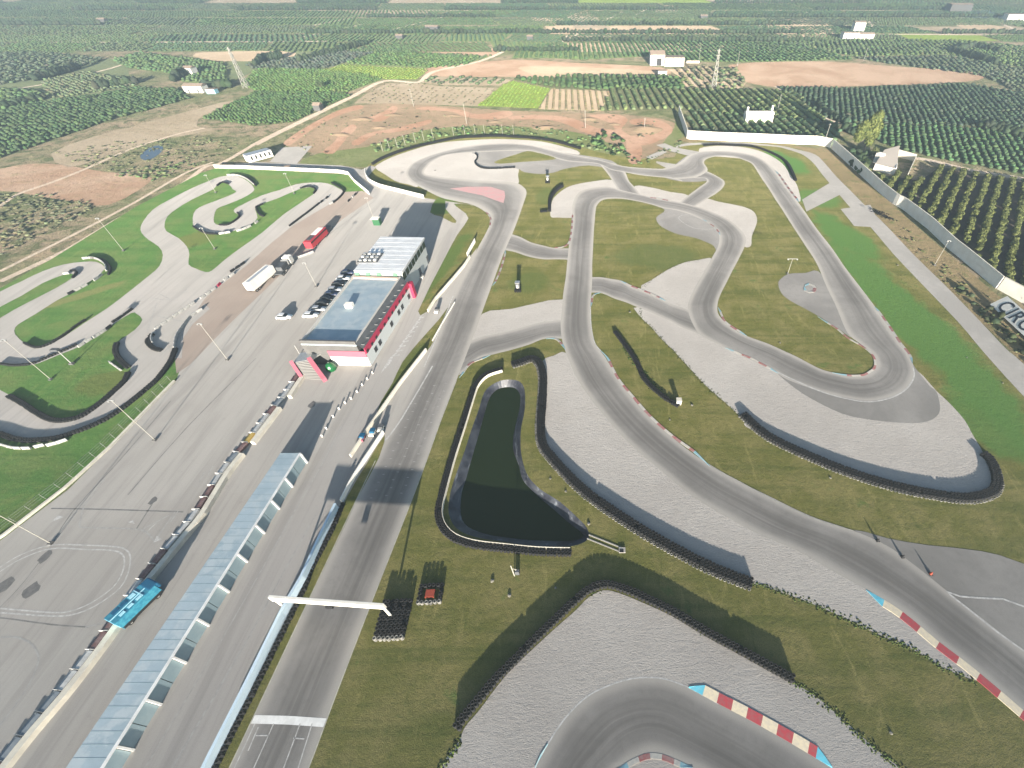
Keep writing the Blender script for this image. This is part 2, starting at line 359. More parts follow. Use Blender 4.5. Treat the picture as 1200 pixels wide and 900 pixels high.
def mark(s, w, m=None, z=.053, n=4, name='road_marking', line=None):
    l = line if line is not None else resample(W(s, 0, n), 1.0); return strip(name, offs(l, w / 2), offs(l, -w / 2), m or M_LINE, z)
# ------------------------------------------------------------------ POND (a hole in the ground)
RIM = "615,458 610,448 600,445 587,446 575,452 567,461 561,480 553,502 544,530 532,563 527,582 526,602 535,619 556,629 590,635 630,640 670,640 689,632 688,619 676,606 656,588 634,574 621,561 615,549 611,533 610,516 611,500 615,480"
rim = W(RIM, 0, 3, True)
WL = -1.6
wat = [P(x, y, WL) for x, y in smooth(pts("610,466 606,457 600,454 591,454 582,457 574,466 568,484 562,506 555,530 546,562 541,578 540,603 548,617 570,626 595,630 622,633 668,634 683,629 680,623 667,613 650,598 629,580 613,563 608,546 602,530 601,519 603,503 608,483"), 3, True)]
b = len(rim); me_v = [(p.x, p.y, .02) for p in rim] + [(p.x, p.y, WL - .02) for p in wat]
mb = MB(); mb.v = [Vector(v) for v in me_v]; mb.f = [(i, (i + 1) % b, b + (i + 1) % b, b + i) for i in range(b)]
o = mb.build('pond_bank', M_LINER); o['kind'] = 'structure'
sheet('water', [p.copy() for p in wat], M_WATER, WL)
# ------------------------------------------------------------------ GROUND SHEETS
big = [Vector((-7000, -600, 0)), Vector((7000, -600, 0)), Vector((7000, 11000, 0)), Vector((-7000, 11000, 0))]
sheet('ground', big, M_TERRAIN, 0, holes=[rim])
sheet('lawn', "60,1080 210,985 300,803 360,684 387,624 430,540 480,440 500,395 500,365 470,300 480,240 440,222 424,208 432,193 460,178 500,165 545,158 600,157 650,164 700,178 750,186 790,184 800,170 830,165 880,165 930,170 965,185 990,214 1040,262 1080,300 1130,360 1200,440 1330,580 1500,900 1400,1080", M_GRASS, .02, 2, holes=[rim])
sheet('kart_lawn', "-160,430 -60,372 0,338 60,304 160,242 235,203 253,197 330,200 408,205 426,222 436,232 380,262 310,318 240,380 213,432 206,446 130,525 80,572 0,634 -160,760", M_KGRASS, .03, 1)
sheet('paddock', "-300,1080 -300,860 0,634 80,574 206,448 222,400 262,352 300,322 345,285 400,240 432,224 434,212 441,214 470,222 497,232 510,234 552,240 572,250 556,300 532,347 512,400 462,495 440,540 411,600 355,718 305,824 262,910 190,1080", M_PAD, .034, 1)
sheet('dusty_apron', "207,438 205,420 211,391 224,373 240,349 262,331 289,310 301,299 340,266 387,238 402,225 425,224 438,232 400,258 335,316 270,379 222,428", M_BROWN, .046, 1)
sheet('pit_lane', "60,1080 148,900 250,735 330,600 377,536 405,490 440,430 500,330 535,262 545,262 510,340 475,420 442,487 407,582 387,624 360,684 300,803 240,920 170,1080", M_PIT, .05, 1)
sheet('scrub_verge', "790,166 880,166 928,172 955,181 967,192 980,207 1000,227 1039,265 1072,300 1107,334 1147,375 1200,427 1330,545 1400,500 1200,372 1100,288 1040,235 975,176 880,165 803,160", M_SCRUBG, .026, 1)
# grass strips beside the pit lane and the straight
for s in ("490,365 520,305 536,275 549,256 540,246 532,239 550,240 565,246 573,254 571,269 558,292 549,303 536,322 516,347 501,365",
          "512,232 522,235 522,245 535,259 530,261 517,254 504,249", "529,355 517,378 507,402 500,412 475,443 450,473 441,487 447,470 460,449 472,424 497,394 515,374",
          "451,510 444,537 420,582 411,602 355,719 305,825 267,902 190,1060 165,1060 250,900 300,803 360,684 387,624 407,582 430,543"):
    sheet('lawn', s, M_GRASS, .058, 2)
# gravel traps
for s in ("440,197 444,192 460,184 480,177 500,171 520,167 540,165 580,163 613,164 635,166 653,170 677,177 675,182 640,178 600,174 540,178 500,190 485,205 490,219 478,216 465,213 452,205",
          "494,203 500,193 511,186 527,179 553,177 568,182 563,197 603,196 608,199 607,205 607,216 590,215 560,214 499,208",
          "645,253 647,236 653,228 664,220 676,216 693,213 717,211 722,224 690,228 682,240 676,254 653,255",
          "744,218 764,220 785,225 806,229 798,241 749,231", "813,242 827,233 840,236 860,240 873,243 883,248 887,256 886,264 881,277 880,288 872,289 860,275 840,260",
          "751,339 764,328 783,316 801,308 817,305 836,304 828,330 815,355 808,366 785,360",
          "748,360 753,374 763,383 773,395 793,415 825,450 850,472 871,492 874,500 900,512 950,535 1000,554 1050,569 1100,579 1137,582 1160,575 1160,548 1150,527 1140,510 1130,492 1112,472 1097,458 1074,434 1050,430 1000,455 910,428 839,398",
          "636,423 649,417 664,414 684,445 719,494 779,552 854,604 944,648 1019,690 1058,716 1104,753 1143,785 1148,798 1125,791 1100,780 1075,764 1037,747 1000,730 967,714 932,700 900,689 880,683 837,668 800,649 755,624 712,597 683,574 663,556 645,536 635,520 634,497 636,472 637,443",
          "490,970 517,900 537,870 545,852 562,832 582,805 600,784 625,760 650,737 675,715 690,700 707,692 725,695 750,705 787,722 825,745 862,765 900,786 927,800 950,812 975,832 1012,865 1037,887 1060,905 1120,970",
          "820,174 840,171 867,172 887,176 904,183 917,192 925,203 931,212 935,220 938,236 925,230 905,207 885,190 860,185 825,182",
          "565,368 600,362 660,351 662,378 633,381 593,392 550,402"):
    sheet('gravel', s, M_GRAVEL, .042, 3)
# ------------------------------------------------------------------ ASPHALT
AZ = iter([(.044 + .0011 * i) for i in range(30)])
sheet('track_apron', "553,179 559,181 559,186 556,191 561,196 569,198 603,197 615,202 635,204 650,202 662,198 690,194 720,198 716,188 660,179 610,174 575,173", M_APRON, next(AZ), 3)
sheet('track_apron', "959,318 944,320 925,321 915,327 912,333 916,344 927,353 953,367 979,383 1000,396 990,370 975,340", M_APRON, next(AZ), 3)
sheet('track_apron', "1060,415 1073,432 1088,451 1097,459 1101,472 1100,485 1087,494 1062,496 1020,492 987,485 950,467 925,450 906,432 925,436 962,450 1020,460 1055,445", M_APRON, next(AZ), 3)
sheet('track_apron', "764,237 779,246 771,253 769,257 773,264 783,270 796,275 815,279 828,284 836,288 842,296 852,285 848,265 820,248 790,238", M_APRON, next(AZ), 3)
sheet('track_apron', "806,182 822,188 827,200 839,206 830,212 800,213 775,207 770,200 790,194", M_APRON, next(AZ), 2)
sheet('track_apron', "1000,621 1040,631 1087,639 1150,646 1200,661 1330,715 1400,900 1205,775 1115,700 1060,657", M_APRON, next(AZ), 2)
band('race_track', "545,402|538,440 553,399|543,436 573,393|560,421 593,389|580,415 615,383|600,410 633,378|620,404 651,376|640,397 672,374|672,398", M_TRACK, next(AZ))
band('race_track', "580,268|576,291 592,272|588,293 601,275|596,294 610,278|605,296 622,284|620,301 637,288|637,304 652,291|655,304 676,291|676,305", M_TRACK, next(AZ))
band('race_track', "684,325|686,344 692,325|694,343 704,325|706,344 716,327|720,350 727,329|735,355 737,335|749,361 753,341|760,365 769,348|787,377 785,356|800,384 805,363|820,392 830,376|850,405", M_TRACK, next(AZ))
band('race_track', "698,186|720,192 705,195|732,201 713,205|737,212 720,216|745,221 730,232|756,236", M_TRACK, next(AZ))
band('race_track', "820,196|805,208 829,201|817,209 841,207|826,209 849,213|828,213 847,220|820,219 839,227|812,225 829,233|804,231 808,246|788,244", M_TRACK, next(AZ))
band('race_track', """221,1000|323,1000 268,902|361,902 305,824|391,822 355,718|432,715 411,600|478,598 440,540|501,537 462,495|516,495 487,446|535,446 510,400|553,399 531,347|573,344
 555,300|590,298 572,268|603,268 574,257|613,240 568,248|617,226 553,240|613,219 535,236|602,214 518,232|570,212 503,225|530,209 490,218|505,206 481,212|498,204 476,204|497,201 479,196|500,196
 488,189|507,189 505,182|522,182 530,175|545,179 560,170|570,178 590,168|595,177 620,170|620,177 650,177|640,182 675,182|665,189 700,187|700,192 716,191|716,199 732,195|732,202 753,197|755,206 776,198|785,209 788,197|800,213""", M_TRACK, next(AZ))
band('race_track', """776,198|790,210 790,194|815,208 800,188|829,200 808,182|825,191 820,178|829,186 840,177|843,183 860,178|860,184 878,181|870,187 893,187|881,192 904,196|888,202 912,205|893,210 920,217|900,220 930,230|908,233 941,245|916,245
 957,268|928,264 975,291|943,287 990,313|957,309 1003,330|968,335 1022,355|980,360 1040,381|993,390 1053,401|1008,403 1064,415|1022,414 1070,428|1027,424 1071,441|1026,431 1062,456|1020,437 1045,465|1010,441 1020,470|993,441 995,467|977,437 962,459|960,432 925,446|935,419 908,436|920,412
 895,429|900,403 865,415|873,393 836,401|856,383 820,392|846,374 811,378|841,366 806,362|841,356 808,352|844,346 813,340|850,334 821,326|858,318 829,312|866,303 836,299|873,288 841,290|874,280 843,280|871,273 841,272|862,264 834,265|851,256 822,257|838,250 805,250|822,244 790,246|805,239
 777,244|790,236 764,240|770,233 747,236|750,228 727,233|728,223 708,234|712,219 700,240|690,221 698,247|677,227 697,258|671,240 696,270|671,258 695,290|667,285 694,310|665,305 694,326|663,325 693,345|660,345 692,360|659,360 693,383|657,380 697,402|659,400 708,417|665,418 722,440|677,445 740,465|692,467
 762,490|712,492 787,512|740,522 820,537|775,552 862,562|812,582 900,581|850,605 950,605|887,625 1000,622|937,647 1040,640|975,669 1075,665|1015,691 1115,697|1055,715 1160,732|1100,752 1205,768|1137,780 1260,815|1187,822 1330,880|1240,870""", M_TRACK, next(AZ))
band('race_track', "585,985|690,985 600,960|690,960 627,900|722,903 642,872|735,893 662,842|745,888 687,817|752,885 712,804|757,883 737,796|762,882 757,794|766,882 780,796|772,883 807,806|778,885 842,825|785,887 875,842|795,892 925,870|812,899 967,897|830,910 1040,950|860,940 1080,985|880,975", M_TRACK, .0452)
sheet('lawn', "579,190 592,185 605,181 618,177 630,179 642,182 652,186 640,188 610,190 587,192", M_GRASS, next(AZ), 2)
sheet('painted_runoff', "527,221 548,219 575,219 591,224 592,230 590,238 578,234 565,229 545,225", M_PINKP, .0632, 1)
# access road and light paths
band('access_road', "793,171|791,174 805,168|803,171 833,167|833,169 867,167|868,169 915,171|909,172 933,175|922,175 955,181|940,181 967,192|953,191 980,207|963,204 997,224|980,224 1016,243|998,245 1039,265|1019,265 1072,300|1049,300 1107,334|1088,341 1147,375|1126,381 1179,409|1152,412 1200,427|1200,465 1310,530|1320,590", M_CONC, .046, 3)
sheet('access_road', "973,214 985,228 945,248 940,234", M_CONC, .040, 1)
sheet('access_road', "985,245 1020,240 1030,262 1019,266 1001,265", M_CONC, .041, 1)
sheet('footpath', "769,170 779,168 791,173 821,178 812,184 785,177", M_CONC, .039, 1)
sheet('footpath', "769,189 795,193 785,199 769,191", M_CONC, .0395, 1)
sheet('footpath', "757,184 776,176 782,178 764,187", M_CONC, .0385, 1)
sheet('access_road', "240,196 300,190 400,194 424,199 434,194 441,196 432,206 437,214 446,222 440,236 428,226 418,212 408,202 330,197 253,195", M_CONC, .043, 1)
sheet('yard', "316,190 330,173 366,171 348,192", M_CONC, .045, 1)
# ------------------------------------------------------------------ KART TRACK
sheet('kart_track', "-160,430 -60,374 0,342 25,330 50,318 75,310 97,307 113,307 122,312 122,316 113,325 100,333 87,342 67,352 42,368 25,378 18,384 18,392 30,403 43,408 58,404 75,395 100,378 125,362 150,343 175,323 187,312 191,299 186,289 174,281 166,273 165,266 169,258 179,246 197,235 222,222 243,213 259,207 277,206 291,213 298,221 295,226 283,233 263,241 254,245 251,253 251,261 257,264 267,263 279,257 281,253 275,249 275,245 286,239 307,229 327,223 347,216 367,214 384,215 397,221 402,226 387,239 340,267 301,300 289,311 262,332 240,350 225,374 210,391 206,412 200,425 183,445 167,460 142,480 117,495 92,505 67,512 38,515 17,513 0,507 -60,480 -160,440", M_KART, .055, 2)
for s in ("-60,395 0,360 25,347 50,332 75,322 84,321 86,325 67,337 42,350 17,363 0,373 -60,405",
          "-50,436 0,428 17,429 38,428 55,422 72,415 92,407 108,397 133,380 154,367 160,368 167,375 158,387 142,398 137,407 140,418 152,428 153,433 150,442 133,458 117,473 97,487 78,492 63,492 45,483 17,467 0,457",
          "222,298 219,289 209,279 195,271 193,262 197,253 207,245 225,234 250,222 254,217 263,214 270,218 273,222 277,225 267,230 249,237 234,243 227,250 226,262 230,269 243,273 257,274 277,270 294,263 302,255 299,246 302,242 307,239 327,232 353,221 367,220 371,223 367,228 333,251 307,273 283,290 263,305 249,317 241,319 230,315 221,310"):
    sheet('kart_lawn', s, M_KGRASS, .066, 2)
sheet('dusty_apron', "196,408 202,392 213,382 240,356 246,362 226,380 215,396 213,420 205,420", M_PIT, .060, 1)
# ------------------------------------------------------------------ MARKINGS
mark("296,843 338,844 381,847", 1.0, M_WHITE, .0645, 1)
for a in ("299,848 268,915", "321,848 291,915", "352,848 327,915", "366,848 345,915", "300,862 315,862", "344,865 357,866", "303,852 291,880"): mark(a, .16, M_LINE, .0655, 1)
for i in range(15):
    y = 452 + 9.2 * i
    for f in (.22, .5, .78):
        xl = 487 + (446 - y) * .487; xr = 535 + (446 - y) * .383 + 1; x = xl + (xr - xl) * f + (i % 2) * 1.5
        if y + (f - .5) * 6 < 600: mark([(x - 1.4, y - (f - .5) * 10), (x + 1.4, y - (f - .5) * 10 + .1)], .17, M_FAINT, .0635, 1)
for a, w, m in (("150,935 170,900 260,750 345,600 377,545 400,500", .22, M_FAINT), ("182,935 202,900 290,750 330,675 372,600", .28, M_FAINT), ("432,578 447,548 470,520", .14, M_FAINT),
             ("507,429 470,492 452,516", .35, M_LINE), ("531,347 510,400 497,430", .3, M_LINE), ("574,276 553,312 531,347", .12, M_FAINT)): mark(a, w, m, .0635 if m is M_LINE else .053, 2)
for s in ("0,665 25,650 60,639 100,639 137,641 150,646 153,656 150,672 140,690 112,710 87,720 62,722 0,718", "0,670 25,655 60,643 100,644 132,645 144,650 146,660 143,672 133,688 108,706 84,716 62,718 0,713",
          "0,747 20,747 36,754 44,765 45,776 37,797 20,824 0,850", "-80,690 -40,676 0,665", "98,594 94,612 95,618 130,619 165,621 176,628 182,636", "122,562 98,594", "240,553 233,566", "250,546 244,556", "205,600 180,637", "198,604 168,620", "210,597 200,612",
          "172,688 180,715 100,735", "183,370 195,373 215,377", "225,380 205,400 187,418", "172,390 184,355", "176,349 203,351 222,336", "200,351 186,344"):
    mark(s, .24, M_FAINT if len(s) < 60 else M_LINE, .039 if pts(s)[0][1] > 500 else .0585, 4)
for s in ("75,606 60,612 68,604", "180,636 184,628 190,632", "158,614 150,612 156,610", "177,618 172,624 185,612"): sheet('road_marking', s, M_LINE, .0395, 1)
for s, w in (("60,596 120,597 215,600", .25), ("60,640 85,600 140,540 200,470", .2), ("-40,724 0,724 60,732 104,735", .2), ("0,712 30,680 90,600", .12), ("160,620 182,585", .25), ("310,330 440,235", .15), ("300,420 220,500 150,580", .2), ("480,240 450,285", .12)):
    mark(s, w, M_SEAM, .0372, 3, 'tarmac_seam')
for (x, y, r) in ((53, 652, 1.0), (36, 692, 1.2), (6, 686, 1.1), (179, 587, .7), (366, 474, .9)):
    c = P(x, y); sheet('oil_stain', [Vector((c.x + r * math.cos(a) * random.uniform(.7, 1.2), c.y + 1.3 * r * math.sin(a) * random.uniform(.7, 1.2), 0)) for a in [i * math.pi / 5 for i in range(10)]], M_DARKP, .0635 if x > 380 else .0382)
for i in range(9):     # chevrons beside the club building
    t = i / 8; x, y = 494 + (464 - 494) * t, 371 + (415 - 371) * t; s_ = .8 + .35 * t
    mark(None, .5, M_LINE, .053, line=[P(*q) for q in ((x + 2.5 * s_, y - 3.6 * s_), (x + .4 * s_, y - 1.1 * s_), (x - 3.0 * s_, y + 2.2 * s_))]); mark(None, .5, M_LINE, .0538, line=[P(*q) for q in ((x - 2.6 * s_, y + 1.9 * s_), (x + .8 * s_, y + 1.6 * s_), (x + 3.8 * s_, y + .9 * s_))])
sheet('road_marking', "461,416 456,420 446,438 459,424", M_LINE, .053, 1)
mark("1070,431 1071,442 1062,456 1045,466 1020,471 995,468 962,459 925,443 909,435", .32, M_LINE, .0638, 4)
for s in ("1200,711 1175,702 1150,701 1125,699 1108,693 1140,718 1170,742 1210,770",): mark(s, .3, M_LINE, .0645, 1)
mark("802,262 795,256 800,252 811,253 826,259 838,268 815,268 802,262", .3, M_FAINT, .0645, 2)
for s, w_, *z_ in (("225,990 268,902 305,824 355,718 411,600 440,540", .17), ("327,980 361,902 391,822 432,715 478,598 501,537 516,495 535,446", .17), ("585,985 600,960 627,900 642,872 662,842 687,817 712,804 737,796 757,794 780,796 807,806 842,825", .2, .0465), ("1000,622 962,611 930,598 895,580 862,562 832,547", .16), ("704,411 697,402 693,383 692,360", .2)):
    l_ = resample(W(s, 0, 4), 1.0); mark(s, w_, M_LINE if w_ > .17 else mat('cream_edge_line', (.46, .44, .36), col2=(.34, .325, .28), scale=1.2, rough=.9), z_[0] if z_ else .0665, 4)
# ------------------------------------------------------------------ KERBS (raised, red / cream with cyan ends)
def kerb(s, w=1.0, side=1, block=2.4, h=.05, ends=(1, 1), z=.0625):
    l = resample(W(s, 0, 4), block / 2); A = l; B = offs(l, side * w); n = len(l) - 1; by = {}
    for i in range(n):
        nb = n // 2
        e0, e1 = max(2, n // 9), max(2, n // 9)
        m = 'c' if (ends[0] and i < e0) or (ends[1] and i >= n - e1) else ('r' if (i // 2) % 2 == 0 else 'w')
        by.setdefault(m, MB()); q = [A[i], A[i + 1], B[i + 1], B[i]]
        tp = lambda k_: (min(1, (k_ + .15) / e0) if ends[0] else 1) * (min(1, (n - k_ + .15) / e1) if ends[1] else 1)
        q[2] = A[i + 1].lerp(B[i + 1], tp(i + 1)); q[3] = A[i].lerp(B[i], tp(i))
        by[m].prism([(p.x, p.y) for p in q], .02, z + h, [z, z, z + h, z + h])
    objs = []
    rootk = root('kerb', A[0], None, None); rootk['kind'] = 'structure'
    for k_, m_ in by.items():
        m_.build({'c': 'cyan_blocks', 'r': 'red_blocks', 'w': 'cream_blocks'}[k_], {'c': M_KCYN if w > 1.1 else M_KCYNF, 'r': M_KRED if w > 1.1 else M_KREDF, 'w': M_KCRM if w > 1.1 else M_KCRMF}[k_], rootk)
for a in (("704,411 711,420 717,433 725,447 740,465 762,490 787,512 812,530 832,547", .62, 1), ("1015,691 1055,715 1100,752 1137,780 1187,822 1240,868", 1.35, -1, 2.9), ("807,806 842,825 875,842 925,870 975,900", 1.4, 1, 2.1),
          ("722,903 735,893 745,888 757,883 772,883 785,887 812,899", .62, -1, 1.7), ("627,900 642,872", .62, 1, 3), ("538,443 548,427 560,421 575,416", .62, -1), ("640,397 651,396 659,402 663,410", .62, -1), ("672,252 671,267 668,284 660,290 650,291", .62, -1, 2.4, .05, (0, 0)),
          ("592,293 589,305 584,320 577,335", .62, 1), ("958,371 979,383 995,396 1011,405 1023,415 1027,424 1026,432 1020,437 1011,441 993,441 975,437", .6, -1), ("1024,359 1040,381 1053,401 1064,415 1069,426", .62, 1), ("841,360 847,375 856,383 875,394", .62, 1),
          ("850,408 865,415 880,421 895,429 912,438", .62, 1), ("727,329 737,335 753,341 769,348 780,353", .62, 1), ("704,343 697,344 693,348 692,360", .6, 1), ("908,200 914,208 920,217 928,228 936,237", 1.0, 1), ("823,257 832,263 838,268 844,276", .62, 1),
          ("762,232 770,233 786,236", .62, 1, 2.4, .05, (0, 0)), ("569,249 574,256 573,266", .6, 1, 2.4, .05, (0, 0)), ("943,336 948,334 953,337 951,341 946,341 943,336", 1.0, 1, 2.0)):
    kerb(*a)
# ------------------------------------------------------------------ FIELDS
def inside(poly, X, Y):
    r = np.zeros(X.shape, bool); n = len(poly)
    for i in range(n):
        x0, y0 = poly[i].x, poly[i].y; x1, y1 = poly[(i + 1) % n].x, poly[(i + 1) % n].y
        if y0 == y1: continue
        c = ((y0 > Y) != (y1 > Y)) & (X < (x1 - x0) * (Y - y0) / (y1 - y0) + x0); r ^= c
    return r
def ico(sub, jit, seed):
    bm = bmesh.new(); bmesh.ops.create_icosphere(bm, subdivisions=sub, radius=1); rg = random.Random(seed)
    for v in bm.verts: v.co *= 1 + rg.uniform(-jit, jit)
    V = np.array([v.co[:] for v in bm.verts]); F = np.array([[v.index for v in f.verts] for f in bm.faces]); bm.free(); return V, F
ICO = [ico(1, .28, i) for i in range(4)]; ICO2 = [ico(2, .30, 10 + i) for i in range(4)]
class Bulk:
    """many trees of one kind gathered in one mesh, with a tint per tree"""
    def __init__(s): s.V = []; s.F = []; s.C = []; s.n = 0; s.count = 0
    def add(s, x, y, r, h, tint, temps):
        k = len(x); s.count += k
        if not k: return
        which = RNG.integers(0, len(temps), k)
        for t, (V, F) in enumerate(temps):
            ix = np.where(which == t)[0]
            if not len(ix): continue
            a = RNG.uniform(0, 6.28, len(ix)); c, n_ = np.cos(a)[:, None], np.sin(a)[:, None]
            vx = (V[None, :, 0] * c - V[None, :, 1] * n_) * r[ix, None] + x[ix, None]; vy = (V[None, :, 0] * n_ + V[None, :, 1] * c) * r[ix, None] + y[ix, None]
            vz = (V[None, :, 2] * .5 + .5) * h[ix, None]
            s.V.append(np.stack([vx, vy, vz], -1).reshape(-1, 3)); m = len(V)
            s.F.append((F[None] + (np.arange(len(ix)) * m)[:, None, None] + s.n).reshape(-1, 3)); s.n += m * len(ix)
            s.C.append(np.repeat(tint[ix], m, 0))
    def build(s, name, m):
        V = np.concatenate(s.V); F = np.concatenate(s.F); Cc = np.concatenate(s.C); me = bpy.data.meshes.new(name)
        me.vertices.add(len(V)); me.vertices.foreach_set('co', V.astype(np.float32).ravel())
        me.loops.add(F.size); me.loops.foreach_set('vertex_index', F.astype(np.int32).ravel())
        me.polygons.add(len(F)); me.polygons.foreach_set('loop_start', np.arange(0, F.size, 3, dtype=np.int32)); me.polygons.foreach_set('loop_total', np.full(len(F), 3, np.int32))
        me.update(calc_edges=True); me.polygons.foreach_set('use_smooth', np.ones(len(F), bool)); at = me.color_attributes.new('tint', 'FLOAT_COLOR', 'POINT')
        at.data.foreach_set('color', np.concatenate([Cc, np.ones((len(Cc), 1))], 1).astype(np.float32).ravel()); me.materials.append(m)
        o = bpy.data.objects.new(name, me); link(o); return o
def grid(poly, ang, sx, sy, jit=.25, miss=.04):
    """points on rows (row direction = ang from +Y) inside a world polygon"""
    c, s = math.cos(ang), math.sin(ang); A = np.array([(p.x, p.y) for p in poly]); cx, cy = A.mean(0)
    R = np.abs(A - (cx, cy)).max() * 1.5; u = np.arange(-R, R, sx); v = np.arange(-R, R, sy); U, Vv = np.meshgrid(u, v)
    X = (cx + U * c - Vv * s).ravel(); Y = (cy + U * s + Vv * c).ravel()
    X = X + RNG.uniform(-jit, jit, X.shape) * sy * .4; Y = Y + RNG.uniform(-jit, jit, Y.shape) * sy
    k = inside(poly, X, Y) & (RNG.random(X.shape) > miss); return X[k], Y[k]
citrus, vines, shrubs = Bulk(), Bulk(), Bulk()
def tints(base, n, var=.15):
    b = np.array([base[0] * 1.55 + .006, base[1] * 1.55 + .004, base[2] * 1.75 + .004])[None] * (1 + RNG.normal(0, var, (n, 1))); b = b * (1 + RNG.normal(0, .07, (n, 3))); return np.clip(b, .004, 1)
FZ = iter([.004 + .00045 * i for i in range(400)])
def field(s, m, tint=None, ang=.05, sx=5.2, sy=4.0, r=1.75, h=3.0, bulk=None, far=False, miss=.06, n=1, name='field'):
    w = W(s, 0, n, True) if isinstance(s, str) else s
    sheet(name, w, m, next(FZ), 1)
    if tint is None: return
    if bulk is None: sx, sy, r, h = sx * .86, sy * .86, r * .84, h * .68
    X, Y = grid(w, ang, sx, sy, miss=miss); k = len(X)
    if k == 0: return
    d = Y; nr = (RNG.uniform(.66, 1.22, k) if bulk is None else RNG.uniform(.9, 1.1, k)) * r
    (bulk or citrus).add(X, Y, nr, RNG.uniform(.7, 1.2, k) * h, tints(tint, k), ICO if far else ICO2)
DG = (.045, .075, .028); MG = (.062, .10, .036); GG = (.065, .085, .045); YG = (.10, .135, .04); BG = (.05, .088, .04)
# near the circuit, left
field("606,56 640,52 700,50 800,48 905,50 960,58 1000,70 930,72 860,73 805,72 765,66 680,70 640,68 600,68", M_GREENF, (.06, .10, .036), .05, 5.2, 4.2, 1.6, 2.4)
field("905,50 1010,46 1120,48 1210,55 1290,60 1290,92 1180,76 1110,64 1000,66 960,58", M_GREENF, (.075, .11, .04), -.3, 5.2, 4.4, 1.6, 2.4)
field("1000,68 1110,65 1180,77 1290,93 1290,122 1200,112 1155,90 1050,76", M_DKF, (.065, .085, .045), -.3, 5.2, 4.4, 1.6, 2.4)
field("-90,96 0,98 60,84 130,68 150,78 152,95 160,101 215,105 222,116 130,140 60,164 0,184 -90,210", M_DKF)
field("262,62 330,60 400,60 370,83 300,82 268,98 264,74", M_DKF)
field("400,60 470,52 500,53 480,58 490,62 576,66 564,70 440,62", M_GREENF, (.07, .105, .04), -.2, 5.2, 4.2, 1.5, 2.2)
field("0,186 60,165 130,141 222,116 212,106 160,103 110,112 60,118 0,131 -80,150 -90,215", M_ORCHSOIL, DG, -.62, 3.7, 2.7, 1.4, 2.3)
field("-80,148 0,130 52,118 46,107 0,104 -80,118", M_GREENF, MG, -.62, 5, 4, 1.7, 2.6)
field("60,116 108,110 158,101 158,95 100,84 48,95", M_DKF, (.085, .105, .05), -.62, 5, 3.4, 1.3, 2.0)
field("-90,116 0,101 36,94 92,80 128,70 60,62 -90,62", M_DKF, GG, .3, 6, 4.6, 1.9, 2.8, far=True)
field("152,80 196,86 214,96 268,101 264,74 165,62 130,71", M_GREENF, MG, -.4, 5.5, 4.4, 1.8, 3.0, far=True)
field("236,139 300,108 404,109 412,113 376,127 346,143 300,148", M_ORCHSOIL, (.055, .095, .03), -.25, 3.5, 2.5, 1.15, 2.0)
field("298,82 345,80 432,88 449,93 408,108 300,107 282,100", M_GREENF, (.075, .125, .034), -.25, 3.8, 2.9, 1.25, 2.1, far=True)
field("374,84 400,76 504,81 488,93 452,93 434,88", M_LIME, (.14, .19, .04), -.15, 3.2, 3.0, .9, .9, vines, far=True)
field("308,74 398,61 440,62 398,76 372,83 298,81 285,77", M_DKF, (.06, .075, .05), -.3, 5, 4.2, 1.8, 3, far=True)
field("442,62 560,66 564,69 540,78 503,80 402,75", M_GREENF, (.07, .115, .035), -.2, 5.5, 4.2, 1.9, 3, far=True)
field("480,58 500,54 590,57 576,66 492,62", M_PINKSOIL)
field("452,98 490,97 515,101 582,103 560,124 415,121 426,112", M_FALLOW, (.12, .115, .06), -.1, 5, 5, .7, .7, vines, miss=.25, far=True)
field("494,97 508,90 580,92 600,94 586,100 520,100", M_FALLOW, (.075, .10, .045), -.2, 8, 6, 1.9, 2.6, miss=.1)
field("587,101 600,95 645,104 630,127 560,124", M_LIME, (.13, .19, .035), -.05, 2.6, 2.4, .8, .8, vines, far=True)
field("646,104 716,107 704,130 631,128", M_TANSOIL, (.20, .17, .08), .05, 4.2, 1.0, .75, .6, vines, miss=.05)
field("716,107 800,105 930,108 948,126 965,142 805,130 795,128 705,130", M_ORCHSOIL, (.105, .135, .05), .06, 5.0, 1.1, 1.3, 1.9, vines, miss=.02)
field("804,131 965,143 986,150 975,171 880,164 812,156", M_ORCHSOIL, (.085, .12, .05), .06, 5.0, 1.1, 1.3, 1.9, vines, miss=.02)
field("600,93 680,90 770,90 800,93 800,104 715,106 645,103", M_ORCHSOIL, (.055, .09, .03), .05, 5, 3.8, 2.1, 3.6)
field("782,81 860,79 876,95 868,105 803,104 800,92", M_TANSOIL, (.12, .12, .06), .06, 6, 4.2, 1.5, 1.9, vines, miss=.12)
field("912,103 1000,104 1130,99 1210,112 1290,124 1290,152 1210,151 1140,149 1000,144 968,140 945,122", M_ORCHSOIL, (.042, .066, .034), -.35, 3.9, 2.7, 1.4, 2.3, miss=.02)
field("996,147 1060,147 1140,151 1210,157 1290,160 1290,222 1200,205 1120,190 1062,178 1034,168 1010,155", M_ORCHSOIL, (.05, .09, .034), -.42, 3.8, 2.6, 1.35, 2.3, miss=.02)
field("855,76 960,72 1050,78 1140,84 1152,92 1112,97 1000,101 920,103 868,94", M_PINKSOIL, n=3)
field("500,80 600,70 680,74 775,79 772,89 640,90 600,90 520,90 505,88", M_PINKSOIL, n=3)
field("610,78 690,79 770,84 760,90 640,90 622,86", M_TANSOIL, n=3)
field("-90,232 0,198 60,192 120,201 165,205 176,213 128,240 85,236 40,229 0,224", M_PINKSOIL, n=3, name='bare_soil')
field("232,140 280,120 320,110 260,120 200,136 150,150 180,155 230,150", M_FALLOW, n=2, name='bare_soil')
